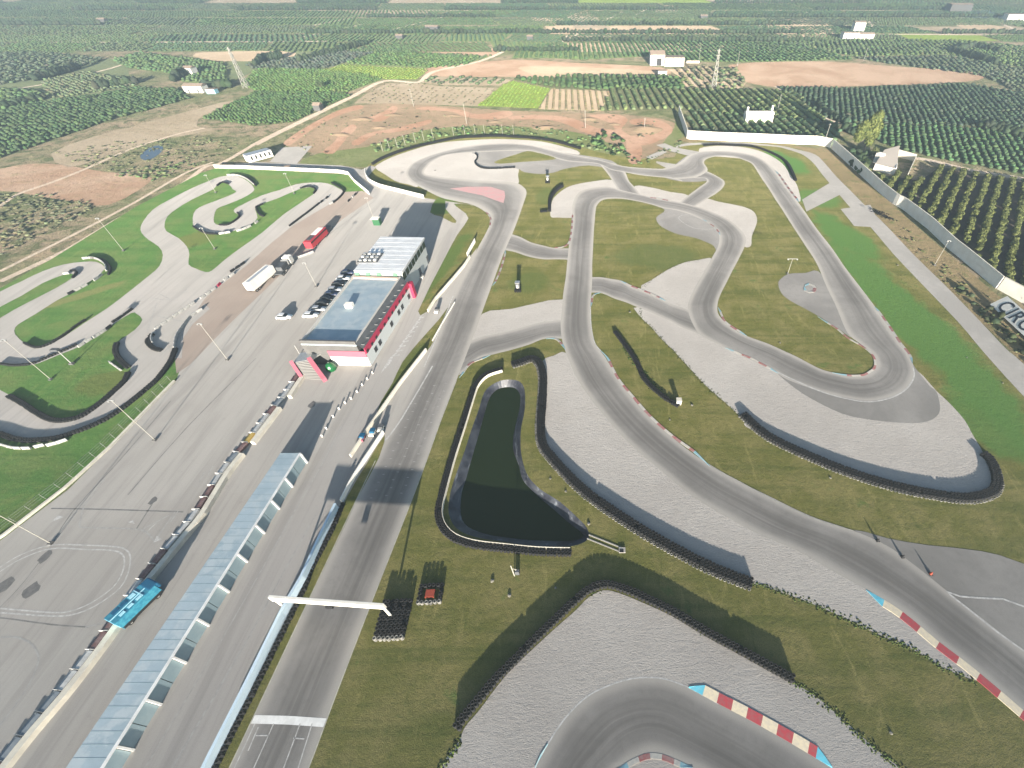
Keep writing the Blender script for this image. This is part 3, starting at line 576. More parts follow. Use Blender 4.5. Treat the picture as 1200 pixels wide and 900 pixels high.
field("60,180 110,160 180,145 250,152 180,165 120,185 80,196", M_FALLOW, n=2, name='bare_soil')
field("335,170 370,148 402,128 450,121 560,127 600,130 700,133 775,139 796,150 792,165 760,182 744,191 736,190 732,178 700,162 650,151 560,147 500,152 470,160 430,172 372,180", M_MOTO, n=2, name='motocross_ground')
field("350,193 372,180 430,172 470,160 500,152 560,147 650,151 700,162 732,178 728,188 700,182 650,168 600,161 540,163 480,174 444,186 430,196 400,194", M_TUFT, n=2, name='rough_grass')
field("806,155 795,128 790,150 775,170 790,176 800,166", M_TUFT, n=1, name='rough_grass')
for s in ("340,170 368,150 400,134 425,127 420,123 395,130 362,147 333,166", "378,178 392,166 400,154 412,146 418,150 408,160 398,172 390,180", "420,170 440,158 470,154 500,146 506,141 495,142 465,150 432,156 412,167",
          "430,138 450,131 460,124 466,128 450,141 434,142", "488,128 530,131 545,137 580,140 600,135 594,130 560,134 540,129 500,125", "600,140 640,140 665,146 690,157 725,158 730,153 700,150 672,139 640,135 600,136",
          "690,135 720,134 736,140 728,152 740,160 734,166 722,158 718,146 704,140", "740,140 770,140 788,150 782,160 758,170 742,168 738,160 752,158 768,152 764,146 742,146", "734,166 742,168 752,172 750,190 737,190"):
    sheet('motocross_track', s, M_MOTOT, next(FZ), 3)
for s, w in (("298,170 325,156 370,134 415,112 450,95 490,96.5 508,84 565,71 606,52", 4.5), ("0,242 20,228 60,214 100,198 150,176 205,158 240,150", 2), ("0,330 30,316 80,292 130,262 170,240 215,215 240,196 262,190 300,168", 2.6), ("0,318 40,298 100,268 160,236 215,204 250,190", 1.6),
             ("655,47 672,38 664,26 668,14 655,6", 5), ("600,53 622,47 668,46 680,34", 5), ("910,101 935,118 972,141 1000,146 1036,149", 3.2), ("870,145 905,143 960,145 990,147", 3), ("1052,183 1090,188 1140,200 1210,211 1290,224", 4), ("720,24 700,10 716,0", 5),
             ("300,26 420,12 600,16 700,10", 4), ("0,107 60,97 130,80 158,70", 3)):
    mark(s, w, M_PATH, next(FZ), 4, 'dirt_road')
sheet('puddle', "164,183 174,174 188,170 191,176 180,185 170,188", mat('puddle_water', (.10, .13, .17), rough=.15), next(FZ), 2)
# far plain: parcels of the same farmland running to the horizon
Yr = [520, 575, 625, 690, 760, 840, 930, 1040, 1180, 1350, 1560, 1850, 2300, 3000, 4200]
par_m = [M_GREENF, M_DKF, M_ORCHSOIL, M_DKF, M_GREENF, M_FALLOW, M_LIME, M_DKF]
rr = random.Random(3)
for j in range(len(Yr) - 1):
    y0, y1 = Yr[j], Yr[j + 1]; X = -y1 * 1.2 - 100; sk = rr.uniform(-40, 40)
    while X < y1 * .85 + 100:
        wd = rr.uniform(55, 190) * (1 + (y0 - 500) / 1400); g = 1.5 + .002 * y0
        q = [Vector((X + sk * .3, y0 + g, 0)), Vector((X + wd - g + sk * .3, y0 + g + rr.uniform(-8, 8), 0)), Vector((X + wd - g + sk, y1 - g, 0)), Vector((X + sk, y1 - g + rr.uniform(-8, 8), 0))]
        t = rr.random()
        if t < .06: field(q, M_FALLOW)
        elif t < .075: field(q, M_TANSOIL)
        elif t < .095: field(q, M_LIME)
        else:
            tn = rr.choice([MG, GG, BG, (.052, .08, .034), (.075, .105, .045)]); sp = 5.6 if y0 < 900 else 9
            if y0 < 1150: field(q, rr.choice(par_m[:5]), tn, rr.uniform(-.5, .5), sp, sp * .85, sp * .27, 2.0, far=True)
            else: field(q, rr.choice(par_m[:5]))
        if y0 < 1300 and rr.random() < .3:      # hedge of taller trees along the parcel
            n_ = int(wd / 4); xs = np.linspace(q[0].x, q[1].x, n_); citrus.add(xs, np.full(n_, q[0].y) + RNG.uniform(-1, 1, n_), RNG.uniform(1.8, 2.8, n_), RNG.uniform(4, 6, n_), tints((.03, .045, .022), n_), ICO)
        X += wd
for j in range(22):
    y0 = rr.choice([575, 625, 690, 760, 840, 930]) if j % 2 else rr.uniform(540, 900); x0 = rr.uniform(-700, 500); L_ = rr.uniform(80, 320)
    mark(None, rr.uniform(2.5, 4.5), M_PATH, next(FZ), name='dirt_road', line=[Vector((x0, y0, 0)), Vector((x0 + (L_ if j % 2 else L_ * .15), y0 + (rr.uniform(-6, 6) if j % 2 else L_ * .5), 0))])
field("905,24 960,22 972,32 978,42 925,45 900,34", M_TANSOIL, n=2); field("668,16 690,14 712,30 716,34 672,33", M_FALLOW); field("760,7 790,6 795,14 770,16", M_FALLOW); field("1120,27 1150,28 1180,33 1160,36 1128,33", M_TANSOIL, n=2)
field("400,12 500,12 505,16 420,18", M_FALLOW); field("620,21 660,21 660,25 628,25", M_TANSOIL); field("668,42 720,42 722,48 670,48", M_FALLOW); field("230,62 330,60 345,66 290,72 240,70", M_TANSOIL, n=2)
sheet('reservoir', "1118,15 1150,12 1210,13 1290,16 1290,26 1200,25 1150,23", mat('reservoir_water', (.20, .25, .28), rough=.2), next(FZ), 2)
# hedges of tall dark trees
def hedge(s, r, h, tint=(.028, .042, .02), step=2.2):
    l = resample(W(s, 0, 1), step); n = len(l); j = RNG.uniform(-.5, .5, (n, 2))
    citrus.add(np.array([p.x for p in l]) + j[:, 0], np.array([p.y for p in l]) + j[:, 1], RNG.uniform(.8, 1.2, n) * r, RNG.uniform(.75, 1.15, n) * h, tints(tint, n), ICO2)
for a in (("43,95 70,88 92,81", 2.2, 5), ("115,105 135,101 160,98", 2.4, 5), ("0,129 30,121 52,116", 2, 4), ("205,96 215,91 222,86", 2.4, 6), ("240,103 270,103", 2.4, 5), ("110,183 150,146", .1, .1), ("352,73 400,61 430,52", 2, 5), ("300,78 312,72 330,69", 2.2, 6),
          ("1150,150 1180,158 1205,166 1250,178", 2.4, 4.5), ("990,146 978,140 955,124", 1.8, 3.5), ("955,152 985,152 1000,158", 2.2, 4), ("1170,62 1140,56 1115,62 1165,76", 2, 5)): hedge(*a)
# shrubs on waste ground and along the verge
def scatter(s, n, r0, r1, h, tint, bulk=None, var=.3):
    w = W(s, 0, 1); A = np.array([(p.x, p.y) for p in w]); X = RNG.uniform(A[:, 0].min(), A[:, 0].max(), n * 6); Y = RNG.uniform(A[:, 1].min(), A[:, 1].max(), n * 6); k = np.where(inside(w, X, Y))[0][:n]
    r = RNG.uniform(r0, r1, len(k)); (bulk or shrubs).add(X[k], Y[k], r, r * h * RNG.uniform(.7, 1.3, len(k)), tints(tint, len(k), var), ICO2)
scatter("1040,262 1075,300 1110,335 1150,375 1200,425 1240,470 1280,450 1200,374 1140,335 1090,295 1050,255", 110, .2, .55, .7, (.085, .095, .035))
scatter("1115,335 1150,372 1200,418 1250,470 1270,450 1200,390 1150,355 1125,330", 70, .4, 1.1, 1.1, (.028, .038, .016))
scatter("990,180 1018,182 1012,206 1000,200", 26, 1, 2.2, 1.4, (.03, .05, .022)); scatter("1000,196 1030,205 1060,215 1075,232 1040,220", 40, .5, 1.4, 1.2, (.07, .09, .03))
scatter("0,300 30,285 80,262 120,240 60,228 0,226 -60,250", 420, .25, .9, .6, (.095, .10, .05)); scatter("60,180 140,165 240,160 280,170 230,195 160,205 100,195", 300, .25, .9, .5, (.10, .115, .05))
scatter("130,205 215,186 235,196 180,212", 90, .3, 1.0, .6, (.08, .11, .04)); scatter("330,168 370,146 402,128 420,140 390,165 372,180", 30, .3, .8, .6, (.10, .11, .05))
scatter("430,172 470,160 500,152 560,147 650,151 700,162 732,178 720,182 650,166 600,159 540,161 480,172 440,182", 260, .3, 1.1, .9, (.085, .125, .045)); scatter("420,130 560,128 700,134 780,140 780,160 700,158 560,146 430,160", 90, .2, .8, .5, (.11, .11, .06))
scatter("690,150 728,160 740,186 700,178", 40, .6, 1.6, 1, (.05, .085, .028)); scatter("745,146 765,146 768,158 748,162", 40, .4, 1.0, .6, (.10, .095, .055)); scatter("838,84 870,82 872,100 840,103", 26, 1.2, 2.2, 1.1, (.07, .09, .04))
scatter("735,185 760,182 800,165 796,178 770,190 740,195", 30, .3, .9, .8, (.08, .11, .04))
# ------------------------------------------------------------------ single orchard trees by the white wall
def leaf_mesh(name, n, clumps, rg, leaf=.34, tint=((.075, .115, .032), (.04, .065, .022)), flat=1.0):
    """crown of leaf faces spread through clumps; returns mesh with tint attribute"""
    v = []; f = []; c = []
    for _ in range(n):
        cx, cy, cz, r = rg.choice(clumps); d = Vector((rg.gauss(0, 1), rg.gauss(0, 1), rg.gauss(0, 1))).normalized(); p = Vector((cx, cy, cz)) + d * r * rg.uniform(.55, 1.05)
        nn = (d + Vector((rg.uniform(-.7, .7), rg.uniform(-.7, .7), rg.uniform(-.4, .9)))).normalized(); u = nn.orthogonal().normalized(); w = nn.cross(u); s = leaf * rg.uniform(.6, 1.3); a = rg.uniform(0, 6.28)
        u, w = u * math.cos(a) + w * math.sin(a), w * math.cos(a) - u * math.sin(a); b0 = len(v)
        v += [p - u * s, p + w * s * .6, p + u * s, p - w * s * .6]; f.append((b0, b0 + 1, b0 + 2, b0 + 3)); t = rg.random()
        col = tuple(x * t + y * (1 - t) for x, y in zip(*tint)); c += [(*col, 1)] * 4
    me = bpy.data.meshes.new(name); me.from_pydata([x[:] for x in v], [], f); at = me.color_attributes.new('tint', 'FLOAT_COLOR', 'POINT')
    at.data.foreach_set('color', np.array(c, np.float32).ravel()); me.materials.append(M_TREE2); return me
rg = random.Random(5); protos = []
for i in range(5):
    cl = [(0, 0, 1.7, 1.25)] + [(rg.uniform(-.9, .9), rg.uniform(-.9, .9), rg.uniform(1.1, 2.5), rg.uniform(.6, .95)) for _ in range(6)]
    me = leaf_mesh('orange_tree', 420, cl, rg, .42, ((.17, .185, .06), (.08, .10, .035))); bm = bmesh.new(); bm.from_mesh(me)
    bmesh.ops.create_cone(bm, segments=6, radius1=.13, radius2=.09, depth=1.2, matrix=Matrix.Translation((0, 0, .6))); bm.to_mesh(me); bm.free(); protos.append(me)
nr_poly = W("1022,212 1046,226 1078,252 1100,268 1130,292 1165,325 1200,356 1290,430 1330,420 1330,250 1210,216 1140,205 1100,197 1078,212 1062,210 1045,206", 0, 1)
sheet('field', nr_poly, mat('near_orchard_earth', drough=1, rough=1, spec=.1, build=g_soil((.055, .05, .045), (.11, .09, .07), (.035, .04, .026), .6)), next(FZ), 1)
rowdir = (P(1133, 205) - P(1105, 270)); ra = math.atan2(-rowdir.x, rowdir.y)
X, Y = grid(nr_poly, ra, 4.75, 2.6, .18, .05)
vis = []
for x, y in zip(X, Y):
    ty = (y * sT * 0 + 0); zc = y * cT + CAM_H * sT; sx = PX + FPX * x / zc
    vis.append((sx < 1203, y))
order = sorted(range(len(X)), key=lambda i: (not vis[i][0], Y[i]))
for n_, i in enumerate(order):
    sc = rg.uniform(.68, .95)
    if n_ < 290 and vis[i][0]:
        o = bpy.data.objects.new('orange_tree', protos[n_ % 5]); link(o); o.location = (X[i], Y[i], 0); o.rotation_euler.z = rg.uniform(0, 6.28); o.scale = (sc, sc, sc * rg.uniform(.9, 1.1))
        tag(o, 'leafy orange tree in the rows behind the shaded side of the perimeter wall', 'tree', 'orange trees in rows behind the perimeter wall')
    else: citrus.add(np.array([X[i]]), np.array([Y[i]]), np.array([1.5 * sc]), np.array([2.8 * sc]), tints((.10, .12, .04), 1), ICO2)
tufts = Bulk()
def fringe(s, per, r0, r1, tint=(.06, .085, .018), wd=.30):
    l = resample(W(s, 0, 3), .35); n = int(len(l) * per * 3); ix = RNG.integers(0, len(l), n); X = np.array([l[i].x for i in ix]) + RNG.normal(0, wd, n); Y = np.array([l[i].y for i in ix]) + RNG.normal(0, wd, n)
    r = RNG.uniform(r0 * .4, r1 * .5, n); tufts.add(X, Y, r, r * RNG.uniform(.25, .7, n), tints(tuple(v * .5 for v in tint), n, .3), ICO)
fringe("880,683 900,689 932,700 967,714 1000,730 1037,747 1075,764 1100,780 1125,791 1140,798", 2.6, .12, .42); fringe("925,797 950,812 975,832 1012,865 1037,887 1060,905 1090,935", 3, .12, .4); fringe("500,940 517,900 525,890 537,868", 3, .15, .45); fringe("750,362 753,374 763,383 773,395 793,415 825,450 850,472 868,488", 1.6, .1, .35, (.075, .09, .025))
fringe("690,698 697,694 704,692", 2.5, .1, .3); fringe("820,742 840,751", .8, .1, .3); fringe("730,405 745,425 760,447 778,465", 2.2, .12, .5, (.06, .10, .022), .6); fringe("751,339 764,328 783,316 801,308 817,305", 1, .1, .3, (.08, .09, .03))
o = tufts.build('long_grass', M_TREE); tag(o, 'longer dark grass growing along the edges of gravel and tarmac', 'grass', kind='stuff')
o = citrus.build('citrus_orchard', M_TREE); tag(o, 'dark green citrus orchards in rows across the plain beyond the circuit', 'orchard', kind='stuff')
o = vines.build('low_crop_rows', M_TREE); tag(o, 'low rows of crops and saplings in the fields behind the far turn', 'crop rows', kind='stuff')
o = shrubs.build('shrub_growth', M_TREE); tag(o, 'scrubby bushes growing over the waste ground and verges', 'scrub', kind='stuff')
# ------------------------------------------------------------------ tall trees
def tall_tree(loc, h, clumps, label, nleaf, leaf, tint, group=None):
    rt = root('tall_tree', loc, label, 'tree', group); rgx = random.Random(int(loc.x * 7) + 11); m = MB(); x, y = loc.x, loc.y
    m.tube((x, y, 0), (x + .2, y, h * .45), .38, .24); 
    for cx, cy, cz, r in clumps: m.tube((x + .2 * min(1, cz / h), y, h * .3), (x + cx, y + cy, cz), .17, .06, 6)
    m.build('trunk', M_TRUNK, rt); me = leaf_mesh('crown', nleaf, clumps, rgx, leaf, tint); c = bpy.data.objects.new('crown', me); link(c); c.parent = rt
tall_tree(P(1011, 180), 18, [(0.0, 0.0, 15.2, 3.0), (1.6, 0.7, 12.2, 3.2), (-1.1, -0.5, 10.0, 2.9), (1.1, 0.0, 17.4, 2.0), (2.2, 0.4, 8.8, 2.3), (-4.6, 0.7, 11.0, 2.6), (-5.1, 0.0, 8.1, 2.6), (-3.5, 0.3, 13.4, 1.8), (0.5, -0.7, 6.3, 2.1)],
          'tall yellow-green tree towering beside the ruined shed behind the white wall', 5200, .68, ((.18, .20, .06), (.07, .095, .03)))
tall_tree(P(1022, 186), 6, [(0, 0, 4, 1.6), (1, .4, 3.2, 1.4), (-1, 0, 3, 1.4)], 'small bushy tree with grey-green leaves at the foot of the tall yellow-green tree', 500, .4, ((.13, .14, .06), (.06, .08, .03)))
tall_tree(P(1012, 197), 4.5, [(0, 0, 3, 1.7), (1.5, .4, 2.4, 1.4), (-1.2, .5, 2.2, 1.4)], 'dark round bush-like tree between the ruined shed and the blue-shaded wall', 500, .4, ((.05, .08, .03), (.025, .04, .018)))
tall_tree(P(376, 104), 5, [(0, 0, 3.5, 2.2), (1.6, 0, 3, 1.6), (-1.5, .3, 2.8, 1.6)], 'round pale green tree standing in the orchard beside the far dirt road', 300, .6, ((.10, .14, .06), (.06, .085, .04)))
# ------------------------------------------------------------------ TYRE WALLS
def stack_prof(k, r=.33, t=.2):
    p = []
    for i in range(k): z = i * t; p += [(r * .80, z + .01), (r, z + .05), (r, z + t - .05), (r * .80, z + t - .01)]
    return p + [(r * .5, k * t - .02), (r * .48, k * t - .14)]
def stacks(mb, line, k, n=8, r=.33):
    for p in line: mb.lathe(stack_prof(max(1, k - (random.random() < .03)), r), (p.x + random.uniform(-.05, .05), p.y + random.uniform(-.05, .05), .02), n)
def tyre_wall(s, label, rows=2, k=4, white=0, cap=False, group=None, step=.66, n=8):
    base = W(s, 0, 3); c = resample(base, .5); mid = c[len(c) // 2]; o = root('tyre_wall', (mid.x, mid.y, 0), label, 'tyre wall', group)
    for j in range(rows):
        off = (j - (rows - 1) / 2) * .62; mb = MB(); stacks(mb, resample(offs(c, off), step), k, n)
        mb.build('tyre_row', M_TYRE, o, shade=False)
    if white:
        mb = MB(); stacks(mb, resample(offs(c, white * ((rows - 1) / 2 * .62 + .5)), .7), 1, n, .3); mb.build('white_tyre_row', M_TYREW, o)
    if cap: MB().wall(resample(offs(c, cap), 1.2), .85, .10).build('white_belt', M_WALLC, o)
    return o
tyre_wall("437,193 447,187 467,179 487,173 513,167 540,162 560,161 580,160 600,161 627,163 653,167 680,175", 'long dark tyre wall curving round the outside of the farthest gravel trap', 2, 5)
tyre_wall("557,180.5 559.5,183 559,187 556.5,190.5 561,195.5 569,197.8 580,198 603,196.8", 'low dark tyre edging wrapping the old tarmac spur inside the farthest gravel trap', 1, 3)
tyre_wall("825,171 840,170 860,171 880,172 900,178 917,187 925,196 932,212", 'dark tyre wall bending between pale gravel and the bright green patch at upper right', 2, 4)
tyre_wall("644,248 645,235 651,225 659,219", 'short curved tyre wall hugging the gravel left of the inner loop', 2, 5)
tyre_wall("634,248.5 641,248", 'tiny black tyre wall lying on grass left of the short curved one', 2, 3)
tyre_wall("721,390 736,410 747,427 755,445 775,464 794,476", 'straight-ish black tyre wall standing alone in the grass with a white box at its end', 2, 3)
tyre_wall("871,487 900,512 950,536 1000,556 1050,571 1100,581 1137,584 1163,576 1167,560 1160,541 1152,533", 'long tyre wall with white back row closing the big right-hand gravel trap', 3, 4, -1)
tyre_wall("601,428 611,425 623,421 631,425 635,433 637,446 636,472 634,497 636,521 648,538 668,560 690,580 715,598 757,625 800,649 838,668 879,684", 'long tyre wall with white back row between the pond lawn and the central gravel trap', 3, 4, -1)
tyre_wall("537,852 545,840 562,820 582,796 600,778 625,752 650,728 675,704 690,692 707,686 725,689 750,699 787,717 825,740 862,760 900,781 927,796", 'black tyre wall two rows deep arching over the nearest gravel trap', 2, 5, n=10)
tyre_wall("588,434 570,440 558,452 552,468 542,500 530,537 520,573 514,600 518,618 532,632 556,640 590,644 630,648 668,649", 'tyre wall backed by a white belt around the left and near sides of the pond', 2, 4, cap=.8)
tyre_wall("297,814 358,690 364,672 386,630 398,604 403,592", 'black tyre row standing along the track side of the pale blue pit wall', 1, 4)
tyre_wall("246,916 270,868 296,816", 'black tyre row at the near end of the pale blue pit wall beyond the start line', 1, 4)
KT = 'dark tyre edging of the kart track'
for s, l, r in (("30,403 43,408 58,404 75,394 88,384 100,376", 'dark tyre edging along the near side of the leftmost long kart lawn', 1), ("0,427 17,429 38,427 55,420 72,413 90,405", 'dark tyre edging round the outside of the lower left kart bend', 1), ("133,378 144,371 155,363", 'short dark tyre edging beside the tip of the small kart lawn', 1),
                ("138,403 136,410 138,418 144,425 151,431", 'thick dark tyre edging in the notch of the lower kart lawn', 2), ("151,438 146,448 132,461 117,474 97,488 80,493 62,493 45,485 30,475 12,465", 'dark tyre edging along the inside of the lowest kart bend', 2),
                ("-20,505 0,509 17,515 38,517 67,514 92,506 117,496 142,481 167,461 185,445 200,425 206,410", 'long dark tyre edging round the outside of the lowest kart bend', 2), ("179,393 174,400 177,406 183,410 189,411", 'crescent of dark tyres at the kart pit exit', 2),
                ("227,266 235,271 243,274 255,275", 'dark tyre edging at the left end of the kart S-bend', 1), ("308,240 301,243 302,248 305,252 309,254", 'dark zigzag of tyres on the right side of the kart S-bend', 1), ("389,215 400,221 403,226 397,233 391,238", 'dark tyre edging round the far right kart hairpin', 1),
                ("340,265 352,256 364,247 374,239", 'straight dark tyre row on the far right kart straight', 1), ("279,250 281,254 276,259 267,264 258,264", 'dark tyre edging at the inside of the kart S-bend', 1), ("353,221 362,219 370,222 368,227", 'dark tyres at the inside of the far right kart hairpin', 1),
                ("84,318 89,318 90,321 86,326", 'small dark tyre clump at the tip of the leftmost thin kart lawn', 1), ("108,303 118,304 125,308 130,315 128,322", 'dark tyres behind the white barrier of the left kart hairpin', 1), ("286,207 294,211 300,218", 'dark tyres behind the white barrier of the upper kart hairpin', 1), ("255,218 261,214 268,216", 'dark tyre edging inside the upper kart hairpin', 1)):
    tyre_wall(s, l, r, 3, group=KT)
def tyre_block(c, nx, ny, k, rz, label, extra):
    o = root('tyre_stack_block', c, label, 'tyre stacks'); a = MB(); b = MB(); cs, sn = math.cos(rz), math.sin(rz)
    for i in range(nx):
        for j in range(ny):
            x, y = (i - (nx - 1) / 2) * .7, (j - (ny - 1) / 2) * .7; p = Vector((c.x + x * cs - y * sn, c.y + x * sn + y * cs, 0))
            if extra == 'ring' and 1 <= i < nx - 1 and 1 <= j < ny - 1: continue
            stacks(b if j == 0 else a, [p], k if not (i == nx - 1 and j > 2) else k - 1, 10)
    a.build('dark_tyres', M_TYRE, o); b.build('white_edged_tyres', M_TYREW, o)
    if extra == 'ring': MB().box((c.x, c.y, .5), (1.5, 1.3, .5), rz).build('red_crate', M_ORANGE, o, bevel=.05)
    return o
tyre_block(P(462, 727), 7, 9, 5, .05, 'large rectangular block of tyre stacks around the right foot of the start gantry', '')
tyre_block(P(505, 697), 6, 5, 4, .05, 'square ring of tyre stacks around a red crate right of the start gantry', 'ring')
c = P(1033, 252); o = root('tyre_heap', c, 'heap of old black tyres dumped beside the pale access road', 'tyre heap'); mb = MB()
for _ in range(60):
    t = random.uniform(-1, 1); p = Vector((c.x + t * 1.9 + random.gauss(0, .7), c.y - t * 4.2 + random.gauss(0, .7), random.uniform(0, 1.1) * (1 - abs(t) * .6))); mb.lathe([(.2, 0), (.33, .04), (.33, .16), (.2, .2), (.17, .1)], p, 8)
mb.build('loose_tyres', M_TYRE, o)['kind'] = 'stuff'
# ------------------------------------------------------------------ BARRIER BLOCKS round the kart track
def barrier_mesh(name, m):
    mb = MB(); mb.prism([(-.88, -.22), (.88, -.22), (.88, .22), (-.88, .22)], 0, .22); mb.prism([(-.86, -.12), (.86, -.12), (.86, .12), (-.86, .12)], .221, .72)
    o = mb.build(name, m, bevel=.03); me = o.data; bpy.data.objects.remove(o); return me
BAR = {'w': barrier_mesh('white_barrier', mat('scuffed_white_plastic', (.48, .47, .44), col2=(.30, .295, .28), scale=1.1, rough=.7)), 'k': barrier_mesh('black_barrier', M_BLACK), 'r': barrier_mesh('red_barrier', M_RED)}
CN = {'w': 'white', 'k': 'black', 'r': 'red'}
def barriers(s, pat, where, gap=2.0):
    l = resample(W(s, 0, 3), gap)
    for i in range(len(l) - 1):
        ch = pat[i % len(pat)]
        if ch == '-': continue
        a, b_ = l[i], l[i + 1]; o = bpy.data.objects.new({'w': 'white_barrier', 'k': 'black_barrier', 'r': 'red_barrier'}[ch], BAR[ch]); link(o); o.location = (a + b_) / 2; o.location.z = .06; o.rotation_euler.z = math.atan2(b_.y - a.y, b_.x - a.x)
        tag(o, f'{CN[ch]} barrier block {where}', 'barrier', f'{CN[ch]} barrier blocks {where}')
barriers("97,304 106,303 114,304 121,308 125,313 125,318", 'w', 'lining the left kart hairpin'); barriers("121,322 112,329 103,334 94,339 86,343 80,346", 'ww-wwkk', 'on the exit of the left kart hairpin', 1.9)
barriers("74,322 83,321", 'w', 'at the tip of the thin kart lawn'); barriers("92,408 101,402 109,397", 'w', 'at the start of the small kart lawn'); barriers("110,397 121,390 132,382", 'wwkw', 'along the small kart lawn')
barriers("129,425 136,430 143,435", 'w', 'in the notch of the lower kart lawn'); barriers("-30,512 0,521 18,526 38,526", 'w', 'outside the lowest kart bend left end'); barriers("41,525 54,522", 'w', 'in the middle outside the lowest kart bend'); barriers("56,523 68,520 80,516", 'w', 'outside the lowest kart bend right end')
barriers("182,387 198,376 214,365 229,355", 'w', 'along the kart pit lane'); barriers("235,351 245,344 254,338", 'w', 'between red blocks on the kart pit lane'); barriers("255,337 260,332", 'r', 'between white runs on the kart pit lane'); barriers("262,330 269,325 276,321", 'w', 'at the far end of the kart pit lane')
barriers("270,320 279,314 288,308", 'k', 'beyond the white kart pit lane barriers'); barriers("205,409 207,396 213,386 225,371 238,363", 'w', 'curving on the paddock side of the kart pit lane'); barriers("266,206 278,206 289,210 298,217", 'w', 'lining the upper kart hairpin')
barriers("257,275 270,273 281,271 289,268 297,264 303,260", 'ww-w', 'along the near side of the kart S-bend'); barriers("376,238 380,235 384,232 388,229", 'k-', 'spaced out after the dark tyre row'); barriers("386,240 391,238", 'w', 'at the end of the far right kart hairpin'); barriers("181,391 178,397 180,403", 'w', 'inside the crescent of dark tyres')
barriers("343,304 352,302 360,299 368,296", 'w', 'curving between the truck and the red trailer'); barriers("408,237 416,229 422,225", 'k-w', 'at the far corner of the dusty apron')
# ------------------------------------------------------------------ WALLS
def wall_thing(name, s, h, t, m, label, cat='wall', n=2, coping=None, group=None, z0=0):
    l = resample(W(s, 0, n), 2.0); mid = l[len(l) // 2]; o = root(name, (mid.x, mid.y, 0), label, cat, group); MB().wall(l, h, t, z0).build('wall_panel', m, o)
    if coping: MB().wall(l, .1, t + .1, z0 + h + .002).build('coping', coping, o)
    return o
o = wall_thing('perimeter_wall', "795,133 805,163 840,165 893,167 933,169 956,169.5 973,173", 4.2, .3, M_WALLW, 'tall cream-white perimeter wall behind the far right turn and the orchard rows', n=1, coping=M_WALLC)
o = wall_thing('perimeter_wall', "974,174 983,182 1007,204 1033,228 1048,240 1056,244 1087,268 1113,293 1128,305 1167,338", 4.2, .3, M_WALLW, 'tall perimeter wall with a bright jog running down the right side past the orange trees', n=1, coping=M_WALLC)
wall_thing('perimeter_wall', "1168.5,338.5 1200,356 1340,436", 4.2, .3, M_WALLW, 'bright cream end of the perimeter wall behind the big lettered sign', n=1, coping=M_WALLC)
wall_thing('boundary_wall', "252,197 280,197.5 327,199.5 373,201.5 400,203 409,205 412,209 416,214 427,223 433,228", 1.5, .3, M_WALLW, 'low white wall along the far edge of the kart lawn', n=1)
wall_thing('boundary_wall', "429,201 429,206 433,213 440,217 447,220 467,225 497,232.5", 1.6, .3, M_WALLW, 'low white curved wall between the paddock top and the first turn', n=2)
o = wall_thing('pit_wall', "236,930 250,900 300,799 340,715 359,683 386,622 398,597", 2.2, .35, M_PITW, 'pale blue pit wall beside the start straight below the gantry', n=1, coping=M_PITW)
wall_thing('pit_wall', "401,589 413,565 428,541 446,514 450,508", 1.1, .3, M_WALLW, 'narrow white pit wall starting where the pale blue one ends', n=1)
wall_thing('pit_wall', "412,536 430,508 450,479 470,450 500,411.5", 1.1, .3, M_WALLC, 'cream concrete wall between pit exit and the grass wedge beside the straight', n=1)
wall_thing('pit_wall', "502,366 510,353 530,330 545,312 551,302", 1.1, .3, M_WALLC, 'cream concrete wall along the far grass wedge by the first turn exit', n=1)
wall_thing('advert_board', "548,301 552,293 557,284", 1.6, .2, M_WALLW, 'white board standing on the grass wedge near the first turn exit', 'board', n=1)
wall_thing('track_fence', "533,355 517,382 507,400", .5, .15, M_WALLW, 'thin white kerb wall along the tip of the pit exit grass', n=1)
# paddock boundary: low concrete wall with wire fence
l = resample(W("-60,668 0,632 80,570 130,524 205,447", 0, 1), 2.6); o = root('wire_fence', l[len(l) // 2], 'low pale wall carrying a wire fence between kart lawn and paddock', 'fence'); MB().wall(l, .45, .5).build('base_wall', M_WALLC, o)
rl = MB()
for a, b_ in zip(l, l[1:]):
    for z in (.9, 1.4, 1.9): rl.tube((a.x - .9, a.y, z), (b_.x - .9, b_.y, z), .015, n=4, cap=False)
rl.build('wires', M_METAL, o); pm = None
for p in l:
    if pm is None: po = MB().tube((p.x - .9, p.y, 0), (p.x - .9, p.y, 1.8), .03, n=6).build('post', M_METAL, o); pm = po; p0 = p.copy()
    else: q = pm.copy(); link(q); q.parent = o; q.location = pm.location + (p - p0)
# cream walkway wall and low platforms in the paddock
for s, l_ in (("-8,925 10,900 45,856 80,815 106,782 130,750 146,727", 'cream topped wall at the near end of the paddock before the blue trailer'), ("170,690 190,666 207,645 224,624 240,604 267,559 286,534", 'long cream topped wall running up the paddock behind the blue trailer'),
             ("298,521 314,500 329,480", 'middle length of cream topped wall between two gaps in the paddock'), ("341,467 349,454 357,442", 'short cream topped wall ending at the pink entrance stairs')):
    wall_thing('walkway_wall', s, 1.0, .95, M_WALLC, l_, n=2)
M_PLW = mat('platform_white', (.50, .50, .48), col2=(.36, .36, .35), scale=1.2, rough=.8); M_PLR = mat('platform_red', (.16, .085, .08), col2=(.24, .17, .16), scale=1.2, rough=.85)
M_PLG = mat('platform_blue_grey', (.17, .20, .23), col2=(.24, .265, .28), scale=.9, rough=.85); M_PLY = mat('platform_yellow', (.52, .36, .10), rough=.8)
pl = resample(W("-14,925 4,900 39,856 74,815 100,782 124,750 140,727 163,692 183,666 200,645 217,624 233,604 261,559 281,533 292,521 308,500 323,480 335,467 344,454 352,441", 0, 2), 2.75)
